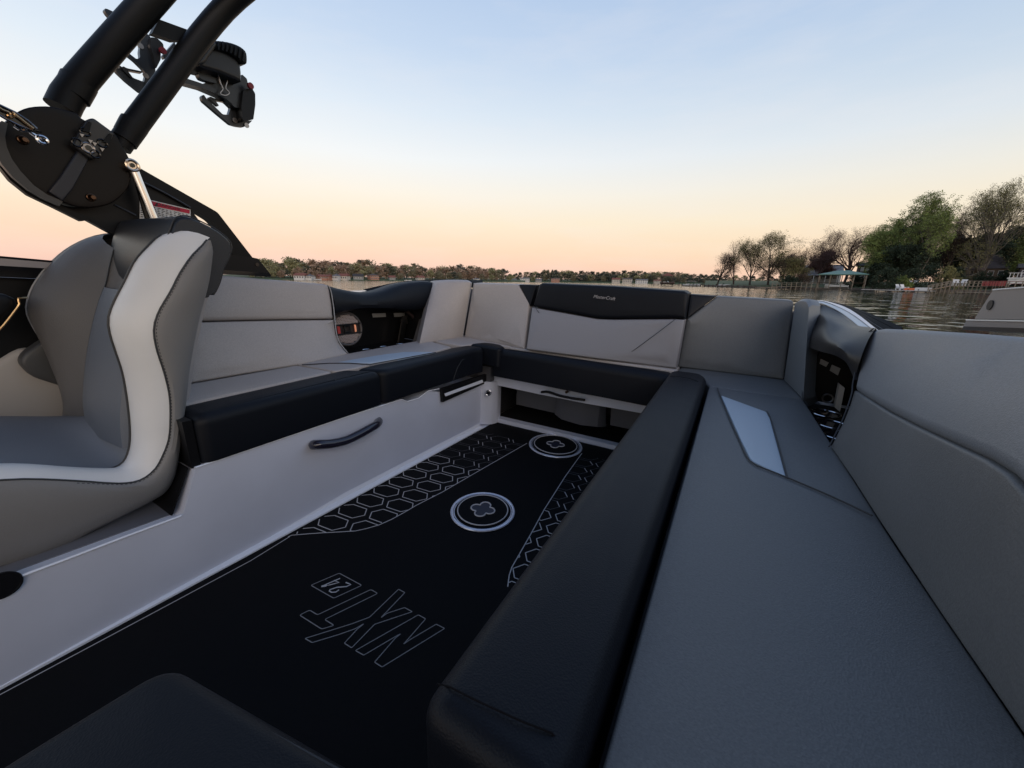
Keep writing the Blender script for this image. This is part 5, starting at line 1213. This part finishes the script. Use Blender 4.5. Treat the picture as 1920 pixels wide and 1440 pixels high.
near_tree('evergreen_tree', 'dark evergreen mass behind the brown roofed house', 1880, 428, 112, 90, 17, BARK, 'dark', 12, lsize=.24, fork=.03)
near_tree('evergreen_tree', 'dark evergreen mass left of the brown roofed house', 1768, 446, 108, 84, 18, BARK, 'dark', 12, lsize=.24, fork=.03)
near_tree('evergreen_tree', 'second dark evergreen behind the brown roof, between the big trees', 1830, 440, 114, 80, 21, BARK, 'dark', 12, lsize=.24, fork=.03)
near_tree('evergreen_tree', 'dark evergreen tree right of the dark windowed house', 1672, 462, 104, 70, 19, BARK, 'dark', 12, lsize=.22, fork=.03)
near_tree('evergreen_tree', 'low dark evergreen behind the two white dock chairs', 1716, 460, 104, 76, 22, BARK, 'dark', 12, lsize=.22, fork=.03)
near_tree('leafy_tree', 'deep green tree low at the right edge by the white deck', 1922, 430, 90, 60, 20, BARK, 'green', 7, lsize=.18, fork=.05)
# shrubs
def shrub(label, px, ytop, dist, wpx, seed, leafk, group='shrubs on the near right shore'):
    r = random.Random(seed); top = WP(px, ytop, dist); base = WP(px, hor(px), dist); base.z = .7; H = top.z - .7
    W = wpx * mpp(px, dist) * 1.08; bm = nb()
    for k in range(6): tube(bm, [V((0, 0, -.2)), V((r.uniform(-.3, .3) * W, r.uniform(-.3, .3) * W, H * .7))], [.06, .02], 4, mi=1)
    for _ in range(150):
        a = r.uniform(0, 6.28); e = r.uniform(-.1, 1.5); k = r.uniform(.5, 1)
        leaf_quads(bm, V((math.cos(a) * math.cos(e) * W * .46 * k, math.sin(a) * math.cos(e) * W * .3 * k, H * .1 + math.sin(e) * H * .85 * k)), 22, .5, .14, r)
    o = finish(bm, 'shrub', [LEAF[leafk], BARK], None, (0, 0, 0), False, 'world'); tag(o, label, 'shrub', group); xf(o, base, 0)
shrub('rounded golden brown weeping shrub beside the wooden ramp', 1772, 497, 84, 72, 31, 'olive')
for i, (px, yt, w_, k, lb_) in enumerate(((1660, 498, 64, 'dark', 'tall dark shrubbery right of the dark windowed house'), (1740, 492, 70, 'dark', 'tall dark shrubbery behind the golden weeping shrub'), (1790, 500, 50, 'dark', 'dark shrubbery left end of the brown roofed house'), (1600, 512, 44, 'dark', 'dark shrubbery behind the boathouse posts'), (1500, 512, 50, 'brown', 'brown scrub left of the pale grey roofed house'), (1905, 500, 46, 'dark', 'dark shrubbery behind the white deck'), (1655, 506, 60, 'dark', 'dark hedge clump right of the green boathouse'), (1710, 500, 70, 'dark', 'dark hedge clump behind the white floating dock'), (1690, 516, 50, 'green', 'low green bush above the two white dock chairs'), (1838, 508, 60, 'dark', 'dark bush under the eaves of the brown roofed house'), (1878, 505, 46, 'dark', 'dark bush between the brown roofed house and the white deck'), (1480, 516, 50, 'dark', 'low dark bush left of the white posted porch'), (1625, 518, 40, 'dark', 'small dark bush beside the boathouse'))):
    shrub(lb_, px, yt, 88 if px > 1640 else 118, w_, 40 + i, k)

# ---------------------------------------------------------------- houses
def house(label, px, ybase_z, dist, w, d_, h, rh, wallm, roofm, yaw=0, hip=False, win=3, floors=1, chim=False, porch=False, group='houses on the shores', winm=None, name='house'):
    p = WP(px, hor(px), dist); p.z = ybase_z; face = math.atan2(-p.x, p.y)    # local -Y looks to the lake
    T = Thing(name, label, 'house', (0, 0, 0), group, 'world')
    bm = nb(); box(bm, (-w / 2, -d_ / 2, -1.5), (w / 2, d_ / 2, h)); wl = T.part('wall', bm, wallm, smooth=False)
    bm = nb(); o_ = .5; a = w / 2 + o_; b_ = d_ / 2 + o_; k = (a * .45 if hip else a)
    lo_ = [V((-a, -b_, h + .003)), V((a, -b_, h + .003)), V((a, b_, h + .003)), V((-a, b_, h + .003))]
    r0 = V((-(a - k) - .0 if not hip else -(a - b_ * .9), 0, h + rh)); r1 = V((-r0.x, 0, h + rh))
    if not hip: r0 = V((-a, 0, h + rh)); r1 = V((a, 0, h + rh))
    vv = [bm.verts.new(q) for q in lo_ + [r0, r1]]
    for f in ((0, 1, 5, 4), (2, 3, 4, 5), (0, 4, 3), (1, 2, 5), (3, 2, 1, 0)): bm.faces.new([vv[i] for i in f])
    rf = T.part('roof', bm, roofm, smooth=False)
    if chim: bm = nb(); box(bm, (w * .2, -.3, h + rh * .3), (w * .2 + .9, .5, h + rh + .9)); T.part('chimney', bm, mat('chimney_brick', (.2, .12, .1), .9), rf, smooth=False)
    winm = winm or mat('window_glass', (.05, .06, .07), .1)
    for fl in range(floors):
        for i in range(win):
            x_ = -w / 2 + w * (i + .5) / win; z_ = h / floors * fl + h / floors * .3; ww = min(1.3, w / win * .5); hh = h / floors * .45
            bm = nb(); box(bm, (x_ - ww / 2 - .1, -d_ / 2 - .05, z_ - .1), (x_ + ww / 2 + .1, -d_ / 2 + .01, z_ + hh + .1)); wn = T.part('window', bm, mat('white_trim', (.6, .6, .58), .6), smooth=False)
            bm = nb(); box(bm, (x_ - ww / 2, -d_ / 2 - .07, z_), (x_ + ww / 2, -d_ / 2 - .052, z_ + hh)); T.part('pane', bm, winm, wn, smooth=False)
    if porch:
        bm = nb(); slab(bm, [V((-w / 2, -d_ / 2 - 2.6, h * .72)), V((w / 2, -d_ / 2 - 2.6, h * .72)), V((w / 2, -d_ / 2 - .01, h * .95)), V((-w / 2, -d_ / 2 - .01, h * .95))], (0, 0, .15)); T.part('porch_roof', bm, roofm, smooth=False)
        for i in range(4):
            x_ = -w / 2 + .2 + (w - .4) * i / 3; bm = nb(); box(bm, (x_ - .12, -d_ / 2 - 2.5, -1), (x_ + .12, -d_ / 2 - 2.26, h * .72)); T.part('porch_post', bm, mat('white_trim', (.6, .6, .58), .6), smooth=False)
    xf(T.o, p, face + yaw); return T
BRK = mat('sunlit_brick', (.42, .20, .13), .85, var=.15, vscale=2); CRM = mat('cream_siding', (.58, .52, .44), .8); WHS = mat('white_siding', (.66, .64, .61), .8); GRS = mat('grey_siding', (.30, .30, .29), .85); DKS = mat('dark_siding', (.045, .03, .028), .85)  # the orange brick carries the low sun's warm light in its colour
RFB = mat('roof_brown', (.10, .075, .065), .9, var=.25, vscale=1); RFG = mat('roof_grey', (.17, .16, .16), .9, var=.25, vscale=1); RFR = mat('roof_red', (.22, .08, .055), .9); RFD = mat('roof_dark', (.05, .045, .045), .9)
GH = 'small houses on the far shores'
fl_ = [(565, 372, 13, 4.5, 2.6, WHS, RFR, 'pinkish house with a red roof, first of the far left shore'), (582, 372, 8, 4, 2.2, WHS, RFG, 'small white house just right of the red roofed far house'),
       (603, 380, 9, 4, 2, BRK, RFR, 'orange lit house left of a pair of pale houses'), (616, 382, 7, 4, 2, BRK, RFR, 'narrow orange lit house beside the other orange house'),
       (632, 385, 9, 5, 2.5, WHS, RFG, 'white house with dark windows beside a salmon house'), (646, 388, 12, 5, 2.8, CRM, RFR, 'salmon house with a broad roof in the middle of the far left shore'),
       (672, 400, 14, 5, 3, GRS, RFD, 'grey house half hidden by trees on the far left shore'), (700, 402, 13, 7, 2, BRK, RFB, 'tall orange lit brick house standing on the waterline'),
       (735, 415, 9, 4, 2.5, GRS, RFR, 'low house with a red roof right of the brick house'), (788, 425, 12, 4.5, 2.5, CRM, RFR, 'cream and orange house near the right end of the left wood'), (893, 480, 8, 4, 2, WHS, RFG, 'tiny white house just above the left coaming')]
for i, (px, dist, w_, h_, rh, wm, rm, lb_) in enumerate(fl_): house(lb_, px, .9, dist - 4, w_ * .62, 8, h_ * .55, rh * .8, wm, rm, rng.uniform(-.6, .6), i % 3 == 1, 4, 1 if h_ < 6 else 2, i % 3 == 0, group=GH)
fc_ = [(965, 640, 9, 4, 2, GRS, RFG, 'small grey house at the left end of the distant wood'), (984, 635, 20, 7, 2, WHS, RFG, 'long white two storey house left of the distant wood'), (1010, 630, 13, 4.5, 2, GRS, RFG, 'low pale house right of the long white house'),
       (1041, 625, 18, 8, 1, BRK, RFB, 'pinkish framed house under the distant pines'), (1155, 600, 16, 7, 3, CRM, RFR, 'cream house with a red roof in the distant row'), (1176, 595, 18, 8, 2, CRM, RFB, 'wide salmon house in the distant row'),
       (1203, 590, 22, 6, 2, WHS, RFG, 'white house with a chimney right of the salmon house'), (1232, 585, 12, 5, 2, CRM, RFR, 'small cream house behind the red gazebo')]
for i, (px, dist, w_, h_, rh, wm, rm, lb_) in enumerate(fc_): house(lb_, px, .9, dist - 8, w_ * .7, 9, h_ * .6, rh * .8, wm, rm, rng.uniform(-.25, .25), False, 5, 2 if h_ > 5 else 1, i in (1, 6), group=GH)
GN = 'houses on the near right shore'
def nhouse(label, px0, px1, yr, ye, yb, dist, dp, *a, **k):
    """size and storey heights from how the house stands against the shore"""
    px = (px0 + px1) / 2; zb = WP(px, yb, dist).z; ze = WP(px, ye, dist).z; zr_ = WP(px, yr, dist).z
    return house(label, px, zb, dist, (px1 - px0) * mpp(px, dist) - 1.0, dp, ze - zb, zr_ - ze, *a, group=GN, **k)
BSD = mat('brown_siding', (.16, .11, .08), .85); WTR = mat('white_trim', (.6, .6, .58), .6)
nhouse('pale grey roofed house behind the bare trees with white porch posts', 1502, 1574, 497, 513, 528, 150, 10, GRS, mat('roof_pale', (.26, .26, .27), .8, var=.2, vscale=1), -.1, False, 5, 1, False, True)
nhouse('dark two storey house with a row of lit white windows', 1598, 1643, 492, 499, 527, 126, 9, DKS, RFD, .1, False, 4, 2, False, False, winm=mat('pale_pane', (.45, .47, .5), .15))
Hc_ = nhouse('brown shingled house with a big hipped roof under the huge pale tree', 1790, 1872, 479, 505, 522, 98, 14, BSD, mat('shingle_brown', (.13, .10, .088), .9, var=.3, vscale=1.5), .12, True, 4, 1, False, False)
w_ = 87 * mpp(1830, 98); u = w_ / 17; pz = WP(1830, 505, 98).z - WP(1830, 522, 98).z
bm = nb(); slab(bm, [V((-9.2 * u, -11.5, pz - .6)), V((-1.6 * u, -11.5, pz - .6)), V((-2.6 * u, -4.5, pz + 2.3)), V((-6.6 * u, -4.5, pz + 2.3))], (0, 0, .2)); Hc_.part('porch_roof', bm, RFB, smooth=False)
bm = nb(); box(bm, (-6.2 * u, -6.9, pz + .9), (-3.4 * u, -5, pz + 2.1)); slab(bm, [V((-6.5 * u, -7.3, pz + 2.1)), V((-3.1 * u, -7.3, pz + 2.1)), V((-3.1 * u, -4.5, pz + 2.6)), V((-6.5 * u, -4.5, pz + 2.6))], (0, 0, .15)); dmr = Hc_.part('dormer', bm, BSD, smooth=False)
for i in range(3): bm = nb(); box(bm, ((-5.9 + i * .85) * u, -6.95, pz + 1.1), ((-5.3 + i * .85) * u, -6.91, pz + 1.85)); Hc_.part('pane', bm, mat('dormer_pane', (.3, .26, .2), .2), dmr, smooth=False)
Hd = nhouse('dark eaved house with a white deck at the right edge', 1893, 1965, 494, 503, 524, 86, 10, DKS, RFD, .05, False, 3, 1, False, False)
w2 = 72 * mpp(1929, 86) / 2
bm = nb(); box(bm, (-w2 - 1.2, -9, .0), (w2, -5.05, .35)); box(bm, (-w2 - 1, -8.9, -1.2), (w2, -8.7, 0)); Hd.part('deck', bm, WHS, smooth=False)
for i in range(12): bm = nb(); x_ = -w2 - 1 + i * (2 * w2 + 1) / 12; box(bm, (x_, -8.95, .35), (x_ + .12, -8.85, 1.4)); Hd.part('deck_baluster', bm, WHS, smooth=False)
bm = nb(); box(bm, (-w2 - 1.2, -8.98, 1.4), (w2, -8.8, 1.52)); slab(bm, [V((-w2 + 2.6, -9.1, 1.7)), V((-w2 + 2.6, -9.1, 1.45)), V((-w2 - .8, -10.5, -1.7)), V((-w2 - .8, -10.5, -1.4))], (0, .12, 0)); Hd.part('deck_rail', bm, WHS, smooth=False)

# ---------------------------------------------------------------- boathouse, docks, boats
WOOD = mat('weathered_wood', (.24, .20, .15), .85, var=.3, vscale=2); WOODD = mat('dark_wood', (.08, .06, .05), .9, var=.3, vscale=2)
def along(p0, p1, t): return V(p0).lerp(V(p1), t)
def pier(name, label, a, b, width, z, m, posts, rail=False, z2=None, group='docks on the near right shore', railm=None):
    a = V(a); b = V(b); a.z = z; b.z = z if z2 is None else z2; ax = (b - a); ln = math.hypot(ax.x, ax.y); n_ = V((-ax.y, ax.x, 0)).normalized() * width
    T = Thing(name, label, 'dock', (a.x, a.y, 0), group, 'world')
    bm = nb(); nb_ = max(2, int(ln / 3))
    slab(bm, [a, b, b + n_, a + n_], (0, 0, -.14)); T.part('deck', bm, m, smooth=False)
    for i in range(posts):
        t_ = i / max(1, posts - 1); c = a.lerp(b, t_)
        for q in (c + n_ * .05, c + n_ * .95):
            bm = nb(); tube(bm, [V((q.x, q.y, -1)), V((q.x, q.y, c.z + (1.05 if rail else .25)))], .09, 7); T.part('post', bm, WOOD if rail else WOODD)
    if rail:
        for k in (0, 1):
            for zz in (1.0, .55):
                bm = nb(); tube(bm, [a + n_ * k + V((0, 0, zz)), b + n_ * k + V((0, 0, zz))], .05, 5); T.part('rail', bm, railm or WOOD)
    return T
A = WP(1300, hor(1300), 185); Bq = WP(1418, hor(1418), 125)
pier('long_pier', 'long low dark pier reaching left from the lawn', A, Bq, -1.6, .75, WOODD, 14)
pier('gangway', 'pale railed gangway leading to the green boathouse', WP(1448, hor(1448), 118), WP(1532, hor(1532), 106), 1.4, .75, WOOD, 10, True, 1.1)
pier('low_dock', 'low timber dock below the pale railed gangway', WP(1420, hor(1420), 117), WP(1460, hor(1460), 112), 1.8, .45, WOOD, 4)
fd = pier('floating_dock', 'long white edged floating dock carrying chairs and an orange raft', WP(1617, hor(1617), 92), WP(1744, hor(1744), 77), 2.2, .42, mat('dock_white', (.55, .53, .5), .7), 8)
pier('wooden_ramp', 'tan wooden ramp rising from the floating dock to the pier', WP(1742, hor(1742), 77.5), WP(1782, hor(1782), 73), 1.4, .55, mat('ramp_tan', (.36, .26, .17), .8), 6, True, 1.55)
pier('main_pier', 'raised railed pier behind the slanted grey tower foot', WP(1782, hor(1782), 73), WP(1850, hor(1850), 66), 2.6, 1.55, WOOD, 9, True)
pier('low_dock', 'low floating dock left of the slanted grey tower foot', WP(1795, hor(1795), 68), WP(1862, hor(1862), 60), 1.6, .35, WOOD, 5)
rp = pier('red_railed_pier', 'pier with red panelled railing nearest the right edge', WP(1838, hor(1838), 67), WP(1884, hor(1884), 62.5), 2.4, 1.5, WOODD, 5, True, railm=mat('red_rail', (.3, .04, .035), .6))
a = WP(1840, hor(1840), 66.5); b_ = WP(1882, hor(1882), 62)
for i in range(9):
    p = a.lerp(b_, i / 8.5); q = a.lerp(b_, (i + .75) / 8.5); bm = nb(); slab(bm, [V((p.x, p.y, 1.6)), V((q.x, q.y, 1.6)), V((q.x, q.y, 2.4)), V((p.x, p.y, 2.4))], (0, -.05, 0))
    o = finish(bm, 'rail_panel', mat('red_panel', (.34, .05, .045), .6), rp.o, rp.org, False)
# boathouse
p = WP(1576, hor(1576), 104); fc = math.atan2(-p.x, p.y); T = Thing('boathouse', 'open boathouse with a green hipped roof over the water', 'boathouse', (0, 0, 0), None, 'world')
zz_ = WP(1576, 524, 104).z; w_ = 46 * mpp(1576, 104); d_ = 4.6; kx = w_ / 6.9; zr2 = WP(1576, 516.5, 104).z
bm = nb()
vv = [bm.verts.new(q) for q in ((-w_, -d_, zz_), (w_, -d_, zz_), (w_, d_, zz_), (-w_, d_, zz_), (-1.2, 0, zr2), (1.2, 0, zr2), (-w_, -d_, zz_ - .18), (w_, -d_, zz_ - .18), (w_, d_, zz_ - .18), (-w_, d_, zz_ - .18))]
for f in ((0, 1, 5, 4), (2, 3, 4, 5), (0, 4, 3), (1, 2, 5), (0, 6, 7, 1), (1, 7, 8, 2), (2, 8, 9, 3), (3, 9, 6, 0), (6, 9, 8, 7)): bm.faces.new([vv[i] for i in f])
T.part('roof', bm, mat('green_metal_roof', (.13, .24, .19), .5, metal=.2), smooth=False)
for i in range(5):
    for yy in (-4.2, 4.2):
        x_ = (-6.4 + 3.2 * i) * kx; bm = nb(); box(bm, (x_ - .1, yy - .1, -1), (x_ + .1, yy + .1, zz_ - .19)); T.part('post', bm, WOOD, smooth=False)
bm = nb(); box(bm, (-6.8 * kx, 1.4, .55), (6.8 * kx, 4.4, .7)); box(bm, (-6.8 * kx, -4.4, .55), (-5.3 * kx, 1.39, .7)); T.part('walkway', bm, WOODD, smooth=False)
xf(T.o, p, fc)
def motorboat(label, px, dist, L_, yaw, z, canopy=False, hullm=None, group='boats on the lake', name='motorboat', canm=None):
    T = Thing(name, label, 'boat', (0, 0, 0), group, 'world'); rows = []
    for i in range(9):
        t_ = i / 8; x_ = -L_ / 2 + L_ * t_; wd = 1.15 * (1 - max(0, t_ - .5) ** 2 * 3.6); sh = .75 + .35 * t_ * t_
        rows.append([V((x_, -wd, sh)), V((x_, -wd * .95, .35)), V((x_, 0, -.15 + .3 * max(0, t_ - .7))), V((x_, wd * .95, .35)), V((x_, wd, sh)), V((x_, wd * .8, sh + .02)), V((x_, 0, sh - .05)), V((x_, -wd * .8, sh + .02))])
    bm = nb(); loft(bm, rows, closed=True, caps=True); T.part('hull', bm, hullm or mat('boat_white', (.75, .74, .72), .3))
    bm = nb(); slab(bm, [V((L_ * .05, -.9, .9)), V((L_ * .05, .9, .9)), V((-L_ * .03, .8, 1.45)), V((-L_ * .03, -.8, 1.45))], (-.05, 0, 0)); T.part('windscreen', bm, GLOSS, smooth=False)
    bm = nb(); box(bm, (-L_ / 2 - .35, -.25, .2), (-L_ / 2 + .02, .25, 1.1)); T.part('outboard', bm, BLK)
    bm = nb(); box(bm, (-L_ * .3, -.7, .8), (-L_ * .12, .7, 1.15)); T.part('seat', bm, mat('boat_seat', (.4, .38, .36), .6), smooth=False)
    if canopy:
        bm = nb(); box(bm, (-L_ * .35, -1.1, 2.15), (L_ * .22, 1.1, 2.25)); T.part('canopy', bm, canm or WHS, smooth=False)
        for sx in (-.33, .2):
            for sy in (-1, 1): bm = nb(); tube(bm, [V((L_ * sx, sy, .8)), V((L_ * sx, sy, 2.15))], .04, 5); T.part('canopy_pole', bm, STEEL)
    p = WP(px, hor(px), dist); p.z = z; xf(T.o, p, math.atan2(-p.x, p.y) + yaw)
motorboat('white motorboat lifted under the green boathouse roof', 1569, 104, 46 * mpp(1569, 104), 3.0, .55)
motorboat('white canopied pontoon boat moored right of the red roofed dock', 1297, 196, 7.5, .1, .05, True)
motorboat('dark hulled boat on a lift under the red gazebo', 1252, 205, 6.5, -.3, .8, False, mat('boat_dark', (.10, .07, .06), .4))
motorboat('small white boat moored by the long low pier', 1357, 168, 5, .2, .1)
motorboat('tiny white boat left of the far brick house', 595, 352, 6, .1, .0)
motorboat('tiny white boat moored right of the far brick house', 765, 392, 7, .0, .0)
p = WP(1250, hor(1250), 215); T = Thing('gazebo', 'small open boat shelter with a red pyramid roof far off', 'shelter', (0, 0, 0), None, 'world')
bm = nb(); vv = [bm.verts.new(q) for q in ((-2.6, -2.6, 3.4), (2.6, -2.6, 3.4), (2.6, 2.6, 3.4), (-2.6, 2.6, 3.4), (0, 0, 5.0))]
for f in ((0, 1, 4), (1, 2, 4), (2, 3, 4), (3, 0, 4), (3, 2, 1, 0)): bm.faces.new([vv[i] for i in f])
T.part('roof', bm, RFR, smooth=False)
for x_ in (-2.3, 2.3):
    for y_ in (-2.3, 2.3): bm = nb(); box(bm, (x_ - .1, y_ - .1, -1), (x_ + .1, y_ + .1, 3.4)); T.part('post', bm, WOODD, smooth=False)
xf(T.o, p, .3)
pier('long_pier', 'dark pier with mooring posts under the distant red gazebo', WP(1222, hor(1222), 212), WP(1292, hor(1292), 212), 1.8, .8, WOODD, 12)
pier('long_pier', 'dark pier right of the white pontoon boat', WP(1308, hor(1308), 205), WP(1345, hor(1345), 200), 1.8, .8, WOODD, 8)
for i, px in enumerate((1226, 1240, 1262, 1274, 1310, 1318)):
    p = WP(px, hor(px), 210 - i); bm = nb(); tube(bm, [V((0, 0, -1)), V((0, 0, 3.2))], .13, 7); disc(bm, V((0, 0, 3.2)), (0, 0, 1), .16, .15, 8, r2=.03)
    o = finish(bm, 'mooring_post', WOODD, None, (0, 0, 0), True, 'world'); tag(o, ('outermost', 'second', 'third', 'fourth', 'fifth', 'sixth')[i] + ' dark mooring post from the left in the water near the red gazebo', 'post', 'mooring posts near the gazebo'); xf(o, (p.x, p.y, 0))
# adirondack style chairs
def lawn_chair(): 
    T = Thing('lounge_chair', 'x', 'chair', (0, 0, 0), 'white outdoor chairs by the water', 'world'); W_ = mat('chair_white', (.75, .74, .72), .5)
    bm = nb(); slab(bm, [V((-.35, -.5, .42)), V((.35, -.5, .42)), V((.35, .25, .28)), V((-.35, .25, .28))], (0, 0, .04)); T.part('seat', bm, W_, smooth=False)
    bm = nb(); slab(bm, [V((-.35, .22, .3)), V((.35, .22, .3)), V((.42, .65, 1.15)), V((-.42, .65, 1.15))], (0, .05, 0)); T.part('backrest', bm, W_, smooth=False)
    for sx in (-.42, .42):
        bm = nb(); box(bm, (sx - .05, -.5, 0), (sx + .05, -.38, .58)); T.part('leg', bm, W_, smooth=False)
        bm = nb(); box(bm, (sx - .05, .3, 0), (sx + .05, .42, .58)); T.part('leg', bm, W_, smooth=False)
        bm = nb(); box(bm, (sx - .1, -.55, .58), (sx + .1, .5, .63)); T.part('armrest', bm, W_, smooth=False)
    return T.o
c0 = lawn_chair(); first = True
def place(o, px, dist, z, yaw, lb_):
    global first
    if first: r_ = o; first = False
    else:
        r_ = o.copy(); COL.objects.link(r_)
        for c in o.children: q = c.copy(); COL.objects.link(q); q.parent = r_
    r_['label'] = lb_; p = WP(px, hor(px), dist); p.z = z; xf(r_, p, math.atan2(-p.x, p.y) + yaw, 1.15)
place(c0, 1688, 84.6, .42, .9, 'left white chair of the pair on the floating dock')
place(c0, 1697, 83.6, .42, .9, 'right white chair of the pair on the floating dock')
place(c0, 1791, 73.0, 1.56, .2, 'left white chair on the raised pier')
place(c0, 1801, 71.6, 1.56, -.5, 'right white chair on the raised pier')
for px, lb_ in ((1694, 'pale chair on the lawn furthest left above the floating dock'), (1703, 'pale chair on the lawn in the middle above the floating dock'), (1714, 'pale chair on the lawn right of the others above the floating dock')): place(c0, px, 96, 1.5, rng.uniform(-.4, .4), lb_)
p = WP(1714, hor(1714), 81.6); bm = nb(); pts = [V((-1.5, -.5, 0)), V((1.5, -.5, 0)), V((1.5, .5, 0)), V((-1.5, .5, 0))]
cushion(bm, rnd([q + V((0, 0, .45)) for q in pts], .2, 4), (0, 0, -.45), .14, .03); o = finish(bm, 'raft', mat('raft_orange', (.75, .16, .05), .5), None, (0, 0, 0), True, 'world'); tag(o, 'orange raft lying on the floating dock', 'raft'); xf(o, (p.x, p.y, .43), math.atan2(-p.x, p.y) - .35)
p = WP(1733, hor(1733), 79); bm = nb(); cushion(bm, rnd([V((-1.3, -.5, .62)), V((1.3, -.5, .62)), V((1.3, .5, .62)), V((-1.3, .5, .62))], .1, 3), (0, 0, -.6), .06, .01); box(bm, (-1.34, -.54, .40), (1.34, .54, .43))
o = finish(bm, 'dock_box', mat('dock_box_white', (.72, .70, .68), .5), None, (0, 0, 0), True, 'world'); tag(o, 'white storage box on the floating dock beside the orange raft', 'box'); xf(o, (p.x, p.y, .425), math.atan2(-p.x, p.y) - .3)
